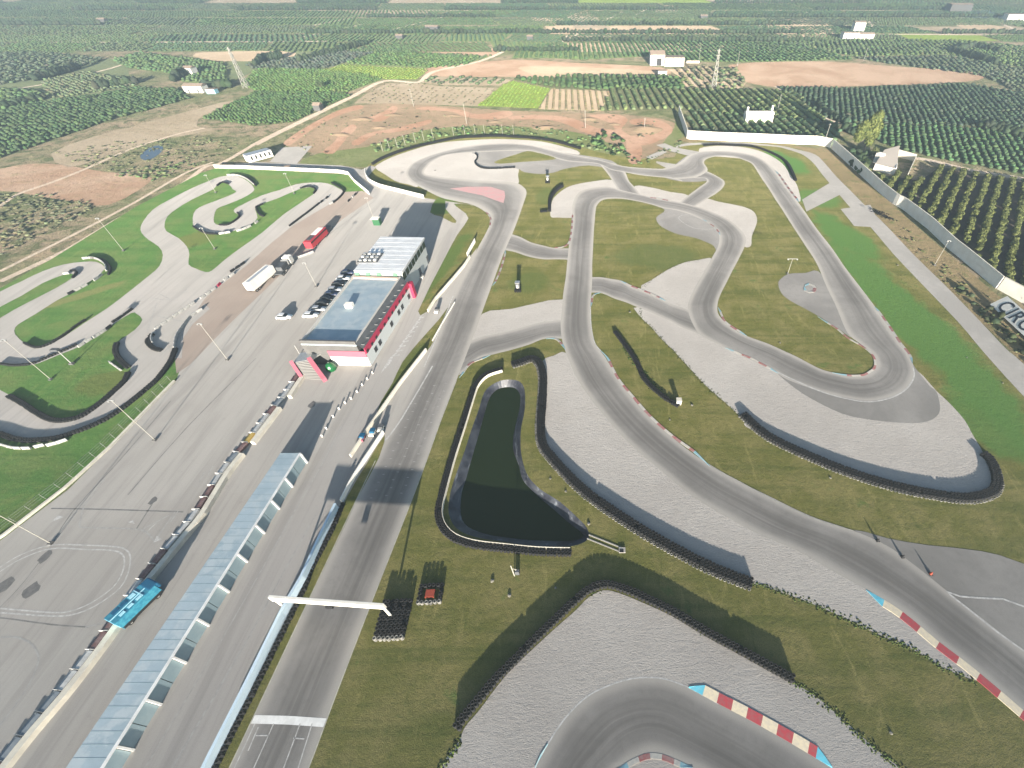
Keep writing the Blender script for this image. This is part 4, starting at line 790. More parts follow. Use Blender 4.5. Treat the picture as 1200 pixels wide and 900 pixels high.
cols = "rwwgrwwyrgwwrrwwwrrwwrrwwgggrggggggggggggggggggggggggggggggg"
PM = {'r': ('red', M_PLR), 'w': ('white', M_PLW), 'g': ('blue-grey', M_PLG), 'y': ('yellow', M_PLY)}
for i in range(len(pl) - 1):
    k_ = cols[min(len(cols) - 1, len(pl) - 2 - i)]; a, b_ = pl[i], pl[i + 1]; c = (a + b_) / 2; ang = math.atan2(b_.y - a.y, b_.x - a.x); cn, mm = PM[k_]
    zone = 'near the pink stairs' if i > len(pl) - 10 else ('midway up the paddock' if i > len(pl) - 24 else 'at the near end of the paddock')
    o = empty('step_platform', (c.x, c.y, 0), ang, f'{cn} low stepped platform beside the cream wall {zone}', 'platform', f'{cn} stepped platforms {zone}')
    MB().box((0, .35, .42), (2.5, .75, .84)).build('upper_step', mm, o, bevel=.03); MB().box((0, 1.1, .22), (2.5, .75, .44)).build('lower_step', mm, o, bevel=.03)
    MB().box((-1.28, .72, .45), (.06, 1.5, .9)).build('side_frame', M_PLW if k_ in 'wr' else M_METAL, o)
# ------------------------------------------------------------------ CLUB BUILDING
def PZ(x, y, z): return P(x, y, z)
H1, H2 = 7.0, 9.0
FL, FR, BR, BL = PZ(352, 402.5, H1), PZ(417, 404, H1), PZ(470, 326, H1), PZ(414, 324, H1)
rt = root('club_building', ((FL + BR) / 2).xy.to_3d(), 'flat-roofed club building with blue-grey roof and crimson fascia beside the pit lane', 'building')
foot = [(FL.x, FL.y), (FR.x, FR.y), (BR.x, BR.y), (BL.x, BL.y)]
ux = (FR - FL).normalized(); uy = (BR - FR).normalized()
MB().prism(foot, 0, H1 - .5).build('wall', M_GREY, rt)
MB().prism(foot, H1 - .498, H1 - .1).build('roof', M_BLUER, rt)
par = MB(); inner = .45
for a, b_, nrm in ((FL, BL, ux), (FL, FR, uy), (FR, BR, -ux)):
    q = [a, b_, b_ + nrm * inner, a + nrm * inner]; (MB() if nrm is uy else par).prism([(p.x, p.y) for p in q], H1 - .098, H1 + (.5 if nrm is not uy else .95)) if nrm is not uy else MB().prism([(p.x, p.y) for p in q], H1 - .098, H1 + .95).build('front_parapet', M_GREY, rt)
par.build('parapet', mat('pale_parapet', (.60, .56, .50), rough=.85), rt)
bk = [BL, BR, BR - uy * .9, BL - uy * .9]; MB().prism([(p.x, p.y) for p in bk], H1 - .097, H1 + .3).build('back_ledge', mat('peach_ledge', (.66, .50, .40), rough=.85), rt)
# awning sloping down on the track side, then the crimson fascia and the white ground-floor wall
A0, A1 = FR + ux * 1.5, BR + ux * 1.5; aw = MB(); aw.face([FR + Vector((0, 0, .3)), A0 + Vector((0, 0, -1.3)), A1 + Vector((0, 0, -1.3)), BR + Vector((0, 0, .3))]); aw.face([FR + Vector((0, 0, .1)), BR + Vector((0, 0, .1)), A1 + Vector((0, 0, -1.5)), A0 + Vector((0, 0, -1.5))])
aw.build('awning', M_DKGREY, rt)
MB().prism([(p.x, p.y) for p in (FR, A0, A1, BR)], 0, 4.0).build('ground_floor_wall', mat('white_render', (.62, .64, .62), rough=.85), rt)
MB().prism([(p.x, p.y) for p in (A0 + ux * .01, A0 + ux * .2, A1 + ux * .2, A1 + ux * .01)], 4.0, 5.75).build('crimson_fascia', M_RED, rt)
fw = (FR - FL); f0 = FL + fw * .42
fr = [f0 - uy * .2, A0 - uy * .2, A0 - uy * .01, f0 - uy * .01]
MB().prism([(p.x, p.y) for p in fr], 3.0, 4.9).build('pink_front_fascia', M_PINK, rt); MB().prism([(p.x, p.y) for p in fr], 0, 2.98).build('white_front_wall', M_WALLW, rt)
LN = (A1 - A0).length
for i in range(11):
    c = A0 + uy * (LN * (i + .6) / 11.3) + ux * .02
    if i in (1, 2, 5, 7, 8, 10): MB().box((c.x, c.y, 1.9), (.06, LN / 11 * (.5 if i % 3 else .25), 1.5), math.atan2(uy.y, uy.x) - math.pi / 2).build('window', M_GLASS, rt)
    c2 = A0 + uy * (LN * (i + .3) / 11.3) + ux * .24; MB().box((c2.x, c2.y, 4.4), (.05, .9, .8), math.atan2(uy.y, uy.x) - math.pi / 2).build('fascia_opening', M_BLACK, rt)
    c3 = FR + uy * (LN * (i + .3) / 11.3) + ux * .75; MB().box((c3.x, c3.y, H1 - .6), (1.7, .12, .1), math.atan2(ux.y, ux.x)).build('awning_rib', M_METAL, rt)
c = PZ(410, 359, H1); bx = MB().box((c.x, c.y, H1 + .45), (2.0, 1.4, 1.1)).build('roof_vent', M_WALLW, rt); MB().box((c.x, c.y, H1 + 1.05), (2.3, 1.7, .1)).build('vent_cap', M_TROOF, bx)
# hall with white ribbed roof
hFL, hFR, hBR, hBL = PZ(414, 316.5, H2), PZ(471, 317.5, H2), PZ(497, 277.5, H2), PZ(445, 277, H2)
rt2 = root('events_hall', ((hFL + hBR) / 2).xy.to_3d(), 'taller hall with white ribbed roof at the far end of the club building', 'building')
hf = [(p.x, p.y) for p in (hFL, hFR, hBR, hBL)]; hx = (hFR - hFL).normalized(); hy = (hBR - hFR).normalized()
MB().prism([(p.x, p.y) for p in (hFL + hx * .4 + hy * .4, hFR - hx * .4 + hy * .4, hBR - hx * .4 - hy * .3, hBL + hx * .4 - hy * .3)], 0, H2 - .8).build('wall', mat('hall_render', (.50, .52, .50), rough=.85), rt2)
rf = MB(); NR = 16; LH = (hBR - hFR).length
for i in range(NR):
    a = hFL + hy * (LH * i / NR); b_ = hFR + hy * (LH * i / NR); c = hFR + hy * (LH * (i + .93) / NR); d = hFL + hy * (LH * (i + .93) / NR); zt = H2 - .14 + .014 * (i % 2)
    rf.prism([(p.x, p.y) for p in (a, b_, c, d)], H2 - .8 + .003, zt)
rf.prism(hf, H2 - .8 + .001, H2 - .25); rf.build('ribbed_roof', mat('white_roof_membrane', (.80, .80, .79), col2=(.70, .70, .69), scale=.35, rough=.7), rt2)
bn = MB()
for i in range(9):
    if i not in (0, 2, 4, 7): continue
    a = hFL.lerp(hFR, i / 9) - hy * .03; b_ = hFL.lerp(hFR, (i + .8) / 9) - hy * .03; bn.prism([(p.x, p.y) for p in (a, b_, b_ + hy * .05, a + hy * .05)], H2 - 1.9, H2 - .85)
bn.build('green_banner', mat('dull_green_banner', (.12, .26, .16), rough=.8), rt2)
gy = MB().box((0, 0, 0), (.01, .01, .01)); c0 = PZ(434, 302, H2); pit = MB(); pit.box((c0.x, c0.y, H2 + .06), (6.2, 5.6, .12), 0); pit.build('roof_deck', M_DKGREY, rt2)
for i in range(4):
    for j in range(3): MB().box((c0.x - 2.2 + i * 1.45, c0.y - 1.8 + j * 1.8, H2 + .34), (.85, 1.0, .45)).build('air_unit', M_WHITE if (i + j) % 2 else M_METAL, rt2, bevel=.05)
ang = math.atan2(hy.y, hy.x) - math.pi / 2
for i in range(8):
    c = hFR + hy * (LH * (i + .5) / 8) - hx * .38; MB().box((c.x, c.y, 6.6), (.1, LH / 8 * .8, 2.0), ang).build('window', M_GLASS, rt2)
    if i % 3 == 1: MB().box((c.x, c.y, 1.5), (.1, 1.6, 2.6), ang).build('door', M_DKGREY, rt2)
c = A1 + uy * .8 + ux * .2; MB().box((c.x, c.y, 2.5), (1.3, 1.6, 5.0), ang).build('crimson_porch', M_RED, rt2)
# pink entrance stairs
pc = P(366, 436); o = root('entrance_stairs', pc, 'entrance stairs between two slanting pink side panels at the front of the club building', 'stairs')
def slant(a, b_, za, zb, hh, m, nm, t=.3):
    d = (b_ - a); d.z = 0; d.normalize(); nn = Vector((-d.y, d.x, 0)) * t; mb = MB(); q = [a, b_, b_ + nn, a + nn]; v = [Vector((p.x, p.y, z)) for p, z in zip(q, (za, zb, zb, za))] + [Vector((p.x, p.y, z + hh)) for p, z in zip(q, (za, zb, zb, za))]
    mb.v = v; mb.f = [(0, 1, 2, 3), (4, 5, 6, 7), (0, 1, 5, 4), (1, 2, 6, 5), (2, 3, 7, 6), (3, 0, 4, 7)]; mb.build(nm, m, o)
L0, L1, R0, R1 = P(357, 444), PZ(343, 423, 4.2), P(384, 446), PZ(364, 418, 4.6)
slant(L0, Vector((L1.x, L1.y, 0)), 0, 3.4, 1.1, M_PINK, 'side_panel', .8); slant(R0, Vector((R1.x, R1.y, 0)), 0, 3.6, 1.1, M_PINK, 'side_panel', 1.0)
st = MB(); NS = 12
for i in range(NS):
    a = L0.lerp(Vector((L1.x, L1.y, 0)), i / NS); b_ = R0.lerp(Vector((R1.x, R1.y, 0)), i / NS); c = R0.lerp(Vector((R1.x, R1.y, 0)), (i + 1) / NS); d = L0.lerp(Vector((L1.x, L1.y, 0)), (i + 1) / NS)
    st.prism([(p.x, p.y) for p in (a, b_, c, d)], 0, .3 * (i + 1))
st.build('steps', mat('grey_steps', (.20, .195, .185), rough=.9), o)
lb = [Vector((L1.x, L1.y, 0)), Vector((R1.x, R1.y, 0)), PZ(384, 409, 3.6).xy.to_3d(), PZ(352, 414, 3.6).xy.to_3d()]; MB().prism([(p.x, p.y) for p in lb], 3.4, 3.7).build('landing', M_METAL, o)
MB().tube(P(389, 414), P(389, 414) + Vector((0, 0, 3.4)), .12).tube(P(352, 416), P(352, 416) + Vector((0, 0, 3.4)), .12).build('landing_posts', M_METAL, o)
c = P(389, 433); o = root('dome_tent', c, 'small shiny green dome beside the white front corner of the club building', 'dome'); mb = MB(); mb.lathe([(1.15, 0), (1.3, .5), (1.25, 1.1), (1.0, 1.7), (.55, 2.15), (.02, 2.3)], c, 12); mb.build('canvas_shell', M_GREEN, o)
MB().tube(c + Vector((0, 0, 2.28)), c + Vector((0, 0, 2.6)), .06).build('finial', M_METAL, o)
for x, y, lab in ((457, 378, 'dark round parasol at the near end of the terrace by the club building'), (467, 366, 'dark parasol in the middle of the club building terrace'), (477, 345, 'dark parasol at the far end of the club building terrace')):
    c = P(x, y); o = root('parasol', c, lab, 'parasol'); MB().tube(c, c + Vector((0, 0, 2.4)), .04).build('pole', M_METAL, o); MB().lathe([(1.35, 2.0), (.7, 2.35), (.02, 2.6)], c, 8).build('canopy', M_DKGREY, o)
# ------------------------------------------------------------------ PIT GARAGES
GH = 3.25
gl = [P(77, 900, GH), P(328.5, 531, GH)]; gr_ = [P(120, 900, GH), P(352, 531, GH)]
ext = lambda a, f: [a[0] + (a[0] - a[1]) * f, a[1]]
gl, gr_ = ext(gl, .12), ext(gr_, .12); xy = lambda v: (v.x, v.y)
o = root('pit_garages', ((gl[0] + gr_[1]) / 2).xy.to_3d(), 'long pit garage block with blue-grey roof and white-framed shutter front beside the pit lane', 'garages')
gd = (gr_[1] - gr_[0]).normalized(); gn = Vector((gd.y, -gd.x, 0))
MB().prism([xy(gl[0].lerp(gr_[0], .05)), xy(gr_[0] - gn * .25), xy(gr_[1] - gn * .25), xy(gl[1].lerp(gr_[1], .05))], 0, GH - .2).build('wall', M_GREY, o)
MB().prism([xy(gl[0]), xy(gr_[0]), xy(gr_[1]), xy(gl[1])], GH - .198, GH).build('roof', M_BLUER, o)
sm = MB()
for i in range(41):
    a = gl[0].lerp(gl[1], i / 40); b_ = gr_[0].lerp(gr_[1], i / 40); dd = gd * .035; sm.prism([xy(a - dd), xy(b_ - dd), xy(b_ + dd), xy(a + dd)], GH + .0015, GH + .010)
sm.build('roof_seams', M_BLUES, o)
MB().wall(resample(gr_, 3), .12, .42, GH + .011).build('white_ridge_trim', M_WHITE, o)
ys = [531.5, 560, 586, 615, 649, 685, 725, 770, 820, 875, 940]
def onl(a, y, z):
    lo, hi = -.6, 1.2
    for _ in range(40):
        t = (lo + hi) / 2; p = a[0].lerp(a[1], t); zc = p.y * cT + (CAM_H - z) * sT; yy = PY + FPX * ((CAM_H - z) * cT - p.y * sT) / zc
        if yy > y: lo = t
        else: hi = t
    return a[0].lerp(a[1], t)
pr = [onl(gr_, y, GH) for y in ys]
for i in range(len(pr) - 1):
    a, b_ = pr[i], pr[i + 1]; L3 = (a - b_).length
    for k in range(2):
        p0, p1 = a.lerp(b_, .04 + .47 * k), a.lerp(b_, .49 + .47 * k); MB().prism([xy(p0 - gn * .20), xy(p1 - gn * .20), xy(p1 - gn * .08), xy(p0 - gn * .08)], .04, GH - .2).build('shutter', M_BLUES, o)
for i in range(len(pr)):
    p = pr[i]; MB().prism([xy(p - gd * .14 - gn * .2), xy(p + gd * .14 - gn * .2), xy(p + gd * .14 + gn * .22), xy(p - gd * .14 + gn * .22)], 0, GH - .2).build('white_pilaster', M_WHITE, o)
# ------------------------------------------------------------------ START GANTRY
gb0, gb1 = P(336.5, 713.5), P(459, 722.5); GZ = 5.4
o = root('start_gantry', (gb0 + gb1) / 2, 'white start gantry spanning the straight beside the pale blue pit wall', 'gantry')
for g in (gb0, gb1): MB().tube((g.x, g.y, 0), (g.x, g.y, GZ - .3), .2, n=10).build('post', M_WALLW, o)
dg = (gb1 - gb0).normalized(); MB().box(((gb0.x + gb1.x) / 2, (gb0.y + gb1.y) / 2, GZ - .75), ((gb1 - gb0).length + .8, .45, 1.5), math.atan2(dg.y, dg.x)).build('beam', M_WALLW, o, bevel=.03)
q = gb0.lerp(gb1, .5); MB().box((q.x, q.y - .35, GZ - 1.9), (1.1, .35, .7), 0).build('signal_box', M_BLACK, o, bevel=.04)
MB().tube((gb0.x, gb0.y, 2.6), (gb0 + dg * 2.6).xy.to_3d() + Vector((0, 0, GZ - 1.5)), .07).build('brace', M_METAL, o)
# ------------------------------------------------------------------ LIGHT MASTS
def mast(x, y, h, label, arm=1.1, r=.06, base=.35, group='floodlight masts', heads=2):
    p = P(x, y); o = root('light_mast', p, label, 'light mast', group); MB().tube(p, p + Vector((0, 0, h)), r * 1.2, r * .8, 8).build('pole', M_POLE, o)
    MB().box((p.x, p.y, h), (arm, .12, .12)).build('crossarm', M_METAL, o); MB().box((p.x, p.y, base / 2), (.7, .7, base)).build('footing', M_GREY, o)
    for i in range(heads):
        t = (i / (heads - 1) - .5) if heads > 1 else 0; MB().box((p.x + t * arm * .85, p.y - .18, h - .12), (.36, .3, .22)).build('lamp_head', M_METAL, o)
for a in ((145, 294, 12, 'tall pale floodlight mast on the kart lawn left of the winding main kart bend'), (60, 445, 13, 'tall pale floodlight mast rising from the lower kart lawn'), (182, 516, 13, 'pale floodlight mast on the paddock tarmac above the wire fence'), (60, 637, 13, 'pale floodlight mast at the left edge by the painted training loop'),
          (267, 422, 12, 'pale floodlight mast on the open paddock tarmac left of the parked cars'), (371, 336, 8.5, 'slim floodlight mast beside the row of dark parked cars'), (440, 262, 10, 'floodlight mast rising from the green and white kiosk'), (252, 292, 8, 'floodlight mast on the lawn below the kart S-bend'),
          (253, 226, 7.5, 'floodlight mast on the lawn inside the upper kart hairpin'), (345, 227, 8.5, 'floodlight mast on the lawn inside the far right kart hairpin'), (1095, 311, 9, 'white floodlight mast with pale footing on the verge before the perimeter wall')): mast(*a)
mast(923, 321, 5.5, 'thin T-shaped mast beside the tarmac spur on the right', 3.4, .07, .2, heads=2)
p = P(85, 427); o = root('camera_post', p, 'short grey post with a wide head and pale block foot on the lower kart lawn', 'post'); MB().tube(p, p + Vector((0, 0, 5)), .14, .1).build('pole', M_METAL, o); MB().box((p.x - .4, p.y, 5), (1.8, .9, .5)).build('head', M_DKGREY, o); MB().box((p.x, p.y, .3), (1.0, .7, .5)).build('footing', M_GREY, o)
p = P(603, 675); p2 = P(593, 646); o = root('fallen_post', p, 'pale bent post leaning on the grass by the near edge of the pond', 'post'); MB().tube(p + Vector((0, 0, .1)), p + Vector((-.25, .3, 3.6)), .1, .08).build('pole', M_POLE, o); MB().tube(p + Vector((-.2, .2, 2.6)), p + Vector((.55, .2, 2.2)), .05).tube(p + Vector((.55, .2, 2.2)), p + Vector((.3, .2, 1.9)), .05).build('bracket', M_POLE, o); MB().box((p.x + .5, p.y + .4, .6), (.7, .5, 1.2)).build('control_box', M_DKGREY, o)
# ------------------------------------------------------------------ VEHICLES
M_SILV = mat('silver_paint', (.50, .51, .52), metal=.3, rough=.35); M_CARW = mat('white_car_paint', (.74, .74, .73), rough=.3, spec=.5); M_CARK = mat('black_car_paint', (.012, .013, .016), rough=.25, spec=.5); M_CARB = mat('navy_car_paint', (.03, .045, .09), rough=.3, spec=.5)
def car(x, y, rz, m, label):
    p = P(x, y); p.z = .05; o = empty('parked_car', p, rz, label, 'car', 'cars parked beside the club building')
    def ring(secs):
        mb = MB(); n = len(secs[0])
        for s_ in secs: mb.v += [Vector(v) for v in s_]
        for i in range(len(secs) - 1):
            for k in range(n): j = (k + 1) % n; mb.f.append((i * n + k, i * n + j, (i + 1) * n + j, (i + 1) * n + k))
        mb.f.append(tuple(range(n))); e = (len(secs) - 1) * n; mb.f.append(tuple(range(e + n - 1, e - 1, -1))); return mb
    S_ = lambda xx, hw, z0, z1: [(xx, -hw, z0), (xx, hw, z0), (xx, hw * 1.03, z0 + (z1 - z0) * .5), (xx, hw * .93, z1), (xx, -hw * .93, z1), (xx, -hw * 1.03, z0 + (z1 - z0) * .5)]
    ring([S_(-2.15, .72, .38, .72), S_(-2.0, .84, .26, .90), S_(-1.2, .88, .22, .96), S_(0, .89, .22, .94), S_(1.1, .88, .22, .92), S_(1.9, .82, .26, .76), S_(2.12, .68, .36, .62)]).build('body', m, o, shade=True)
    G = lambda xx, hw, z1: [(xx, -.80, .9), (xx, .80, .9), (xx, hw, z1), (xx, -hw, z1)]
    ring([[(-1.75, -.76, .9), (-1.75, .76, .9), (-1.72, .72, .95), (-1.72, -.72, .95)], G(-1.2, .63, 1.40), G(.25, .63, 1.42), [(1.0, -.78, .88), (1.0, .78, .88), (.98, .74, .94), (.98, -.74, .94)]]).build('window', M_GLASS, o)
    ring([[(-1.28, -.62, 1.38), (-1.28, .62, 1.38), (-1.25, .58, 1.44), (-1.25, -.58, 1.44)], [(-.5, -.64, 1.42), (-.5, .64, 1.42), (-.5, .60, 1.49), (-.5, -.60, 1.49)], [(.3, -.62, 1.40), (.3, .62, 1.40), (.28, .58, 1.46), (.28, -.58, 1.46)]]).build('roof', m, o)
    for wx in (-1.3, 1.32):
        for wy in (-.8, .8): w_ = MB().tube((wx, wy - .1, .32), (wx, wy + .1, .32), .32, n=12).build('wheel', M_TYRE, o); MB().tube((wx, wy - .11, .32), (wx, wy + .11, .32), .18, n=10).build('rim', M_METAL, w_)
    for wy in (-.55, .55): MB().box((2.04, wy, .62), (.12, .3, .12)).build('headlight', M_SKYB, o)
for a in ((334, 373, .05, M_CARW, 'white car parked alone on the open tarmac'), (365, 371, .1, M_CARW, 'white car at the near end of the row beside the club building'), (374, 364, .1, M_SILV, 'silver car second in the row next to the white one'), (380, 357, .1, M_CARK, 'black car third in the row beside the club building'),
          (384, 352, .1, M_CARK, 'black car between another black one and a navy one'), (389, 346.5, .1, M_CARB, 'navy blue car in the middle of the row by the club building'), (393, 341, .1, M_SILV, 'silver car behind the navy one in the row'), (398, 334.5, .1, M_CARK, 'black car behind the second silver one in the row'), (403, 328, .1, M_CARW, 'white car near the far end of the row'), (408, 321, .1, M_CARB, 'navy car at the far end of the row near the white hall')): car(*a)
def wheels(o, xs, w, r=.5):
    for x in xs:
        for s_ in (-1, 1): t = MB().tube((x, s_ * w - .14, r), (x, s_ * w + .14, r), r, n=12).build('wheel', M_TYRE, o); MB().tube((x, s_ * w - .15, r), (x, s_ * w + .15, r), r * .5, n=8).build('rim', M_METAL, t)
def hd(a, b_): d = P(*b_) - P(*a); return math.atan2(d.y, d.x)
p = P(309, 332.5); o = empty('box_trailer', p, hd((297, 342), (322, 321)), 'white box trailer parked on the dusty apron', 'trailer')
MB().box((0, 0, 2.3), (11, 2.6, 2.6)).build('box_body', M_WALLW, o, bevel=.06); MB().box((0, .1, 3.63), (9.6, 1.0, .06)).build('roof_strip', M_SILV, o); MB().box((0, 0, .85), (10.6, 1.2, .25)).build('chassis', M_BLACK, o); wheels(o, (-4.4, -3.2, 3.6), 1.1, .48); MB().box((-5.53, 0, 2.3), (.05, 2.4, 2.4)).build('rear_door', M_WHITE, o)
p = P(336, 315); o = empty('flatbed_truck', p, hd((326, 325), (346, 302)), 'dark flatbed truck with a white cab just beyond the white box trailer', 'truck')
MB().box((-2, 0, 1.1), (7, 2.4, .3)).build('flatbed', M_DKGREY, o); c_ = MB().box((2.9, 0, 1.9), (2.2, 2.4, 2.4)).build('cab', M_WALLW, o, bevel=.15); MB().box((4.02, 0, 2.3), (.05, 2.1, .9)).build('windscreen', M_GLASS, c_); wheels(o, (-4.2, -3.1, 2.7), 1.05, .5); MB().box((-1.5, 0, 1.9), (4, 1.9, 1.3)).build('load', M_DKGREY, o); MB().box((.9, 0, 1.9), (.6, 2.2, 1.6)).build('headboard', M_METAL, o)
p = P(373, 284); o = empty('race_trailer', p, hd((363, 293), (384, 272)), 'red trailer with a pale and dark roof on the far dusty apron', 'trailer')
MB().box((0, 0, 1.9), (11.5, 2.7, 2.4)).build('box_body', mat('red_trailer_sheet', (.55, .045, .06), rough=.5), o, bevel=.05); MB().box((2.4, .3, 3.13), (5.6, 1.9, .06)).build('roof_sheet', M_WALLW, o); MB().box((-2.6, .3, 3.14), (3.4, 1.6, .08)).build('roof_hatch', M_DKGREY, o); MB().box((0, -1.37, 2.6), (11.2, .05, .5)).build('dark_stripe', M_BLACK, o); wheels(o, (-4, -2.8, 4), 1.15, .45); MB().box((8, 0, 1.2), (3.5, 1.8, 1.2)).build('tow_vehicle', M_DKGREY, o, bevel=.1)
p = P(166, 712); o = empty('blue_trailer', p, hd((150, 728), (187, 692)), 'turquoise blue trailer parked across the cream paddock wall', 'trailer')
MB().box((0, 0, 1.6), (6.4, 2.6, 2.2)).build('box_body', M_TEAL, o, bevel=.05); MB().box((-.4, -.1, 2.73), (5.6, .16, .06)).build('roof_stripe', M_SKYB, o)
for sx in (-1.9, -.6, .7): MB().box((sx, .62, 2.735), (.9, .7, .06)).build('roof_panel', M_SKYB if sx > 0 else M_TEALD, o); MB().box((sx + .2, -.72, 2.735), (.8, .5, .06)).build('roof_panel', M_SKYB, o)
MB().box((3.0, 0, 2.2), (1.5, 2.5, 1.2)).build('sloped_front', M_TEALD, o, bevel=.2); MB().box((-3.23, 0, 1.9), (.08, 2.5, 1.2)).build('rear_panel', M_SKYB, o); MB().box((0, -1.32, .75), (6.2, .06, .5)).build('skirt', M_BLACK, o); wheels(o, (-2.2, 2.2), 1.1, .4); MB().box((1.4, .1, 2.74), (.16, 2.2, .06)).build('roof_rib', M_SKYB, o)
p = P(443, 263); o = root('ticket_kiosk', p, 'small green and white kiosk on the far paddock tarmac', 'kiosk'); MB().box((p.x, p.y, 1.2), (2.6, 2.0, 2.4)).build('cabin', mat('kiosk_green', (.03, .12, .05), rough=.6), o, bevel=.04); MB().box((p.x - .3, p.y, 2.5), (3.0, 2.4, .18)).build('roof', M_WALLW, o); MB().box((p.x - 1.32, p.y, 1.3), (.05, 1.4, 1.2)).build('hatch', M_WALLW, o)
for x, y, l_ in ((495, 325.5, 'dark low cart parked beside the far end of the hall'), (512, 366, 'small dark and white cart on the pit exit lane'), (447, 504, 'small cart with a blue cover standing beside the narrow white wall'), (437, 509, 'small cart with pink and white panels at the end of the cream wall'), (425, 515, 'low pink kart beside the cream wall end')):
    p = P(x, y); o = root('service_cart', p, l_, 'cart'); MB().box((p.x, p.y, .45), (1.1, 1.7, .5)).build('body', M_WALLW if x > 430 else M_PINK, o, bevel=.05); MB().box((p.x + .1, p.y + .3, 1.0), (1.0, 1.2, .6)).build('cover', M_DKGREY if x > 440 else M_TEALD, o, bevel=.08)
    for sx in (-.5, .5):
        for sy in (-.55, .55): MB().tube((p.x + sx - .06, p.y + sy, .25), (p.x + sx + .06, p.y + sy, .25), .25, n=8).build('wheel', M_TYRE, o)
# ------------------------------------------------------------------ SIGN
B0, B1 = P(1160, 356.5, .7), P(1200, 393.5, .7); dirb = (B1 - B0).normalized(); T0 = P(1180.5, 347, 3.6); up = (T0 - B0); up -= dirb * up.dot(dirb); HB = up.length; upn = up.normalized(); nrm = dirb.cross(upn); nrm = nrm if nrm.z > 0 else -nrm
LB = 31.0; o = root('lettered_sign', (B0.x, B0.y, 0), 'big white slanting board lettered CIRCUIT in dark capitals at the right edge', 'sign')
mb = MB(); q = [B0, B0 + dirb * LB, B0 + dirb * LB + upn * HB, B0 + upn * HB]; mb.v = [v + nrm * d for d in (0, -.15) for v in q]; mb.f = [(0, 1, 2, 3), (7, 6, 5, 4), (0, 4, 5, 1), (1, 5, 6, 2), (2, 6, 7, 3), (3, 7, 4, 0)]; mb.build('board', M_WALLW, o)
cu = bpy.data.curves.new('lettering', 'FONT'); cu.body = 'CIRCUIT'; cu.size = HB * 1.1; cu.extrude = .02; cu.offset = .06; cu.space_character = 1.12; cu.resolution_u = 3; to = bpy.data.objects.new('lettering', cu); link(to)
me = bpy.data.meshes.new_from_object(to.evaluated_get(bpy.context.evaluated_depsgraph_get())); bpy.data.objects.remove(to); me.materials.clear(); me.materials.append(mat('dark_lettering', (.03, .04, .055), rough=.6))
zx = dirb.cross(upn).normalized(); fm = Matrix((( dirb.x, upn.x, zx.x, 0), (dirb.y, upn.y, zx.y, 0), (dirb.z, upn.z, zx.z, 0), (0, 0, 0, 1)))
lo = bpy.data.objects.new('lettering', me); link(lo); lo.parent = o; lo.matrix_local = Matrix.Translation(B0 - Vector((B0.x, B0.y, 0)) + dirb * 1.6 + upn * HB * .14 + nrm * .03) @ fm
for i in range(6):
    a = B0 + dirb * (LB * (i + .5) / 6) + upn * HB * .95 - nrm * .15; MB().tube((a.x, a.y, 0), a, .1).build('leg', M_METAL, o)
# ------------------------------------------------------------------ FAR BUILDINGS
def house(x, y, w_, d_, h, label, m=M_WALLW, roofm=M_TROOF, rz=0, gable=1.2, doors=1, name='farmhouse', cat='house', flat=False):
    p = P(x, y); o = empty(name, p, rz, label, cat); MB().box((0, d_ / 2, h / 2), (w_, d_, h)).build('wall', m, o)
    if flat: MB().box((0, d_ / 2, h + .1), (w_ + .3, d_ + .3, .2)).build('roof', roofm, o)
    else:
        mb = MB(); a, b_ = w_ / 2 + .3, d_ + .3; mb.v = [Vector(v) for v in ((-a, -.3, h), (a, -.3, h), (a, b_, h), (-a, b_, h), (-a, d_ / 2, h + gable), (a, d_ / 2, h + gable))]; mb.f = [(0, 1, 5, 4), (2, 3, 4, 5), (0, 4, 3), (1, 2, 5), (0, 3, 2, 1)]; mb.build('roof', roofm, o)
    for i in range(doors): MB().box((-w_ / 2 + w_ * (i + .5) / doors, -.02, min(h, 2.4) / 2), (1.2, .08, min(h, 2.2))).build('door', M_DKGREY, o)
    return o
house(790, 78, 16, 10, 6, 'white warehouse wing with blank sunlit wall behind the pink earth bank', flat=True, name='warehouse', cat='warehouse', doors=0)
o = house(770, 77, 12, 12, 7.5, 'white gabled warehouse with a tall dark opening behind the pink earth bank', gable=2.2, name='warehouse', cat='warehouse', doors=1); MB().box((1.5, -.04, 2.6), (4, .1, 5)).build('dark_opening', M_BLACK, o)
house(776, 91, 6.5, 5, 4.2, 'small white hut standing below the warehouses among dark trees', name='hut', cat='hut', flat=True); house(812, 74, 11, 1, 1.6, 'low white wall beside the warehouse wing', name='low_shed', cat='shed', flat=True, doors=0)
o = house(889, 144, 16, 6, 4.6, 'white house with two tall corner chimneys among the striped crop rows', doors=0, gable=.9, roofm=M_WALLW)
for sx in (-7.6, 7.6): MB().box((sx, 3 + (1.5 if sx > 0 else -1.5), 4), (1, 1, 8)).build('chimney', M_WALLW, o)
house(228, 109, 13, 7, 4, 'whitewashed farmhouse beside the dark orchard on the left', doors=2); house(222, 89, 7, 7, 5, 'small white farm shed among trees left of the leaning pylon', doors=1); house(248, 110, 6, 4, 2.6, 'low pale blue lean-to right of the left farmhouse', m=M_SKYB, flat=True, doors=0)
house(996, 47, 16, 8, 6, 'white farm block with low annex in the far upper right', doors=2, flat=True); house(1014, 47, 16, 7, 5, 'second white farm block on the right of the far farmyard', doors=1); house(1006, 37, 12, 8, 8, 'taller white farm barn at the back of the far farmyard', doors=1)
house(1125, 14, 30, 14, 8, 'grey shed beside the far reservoir at the top right', m=M_GREY, doors=0); house(1195, 24, 34, 10, 6, 'pale low shed on the near bank of the far reservoir', flat=True, doors=0)
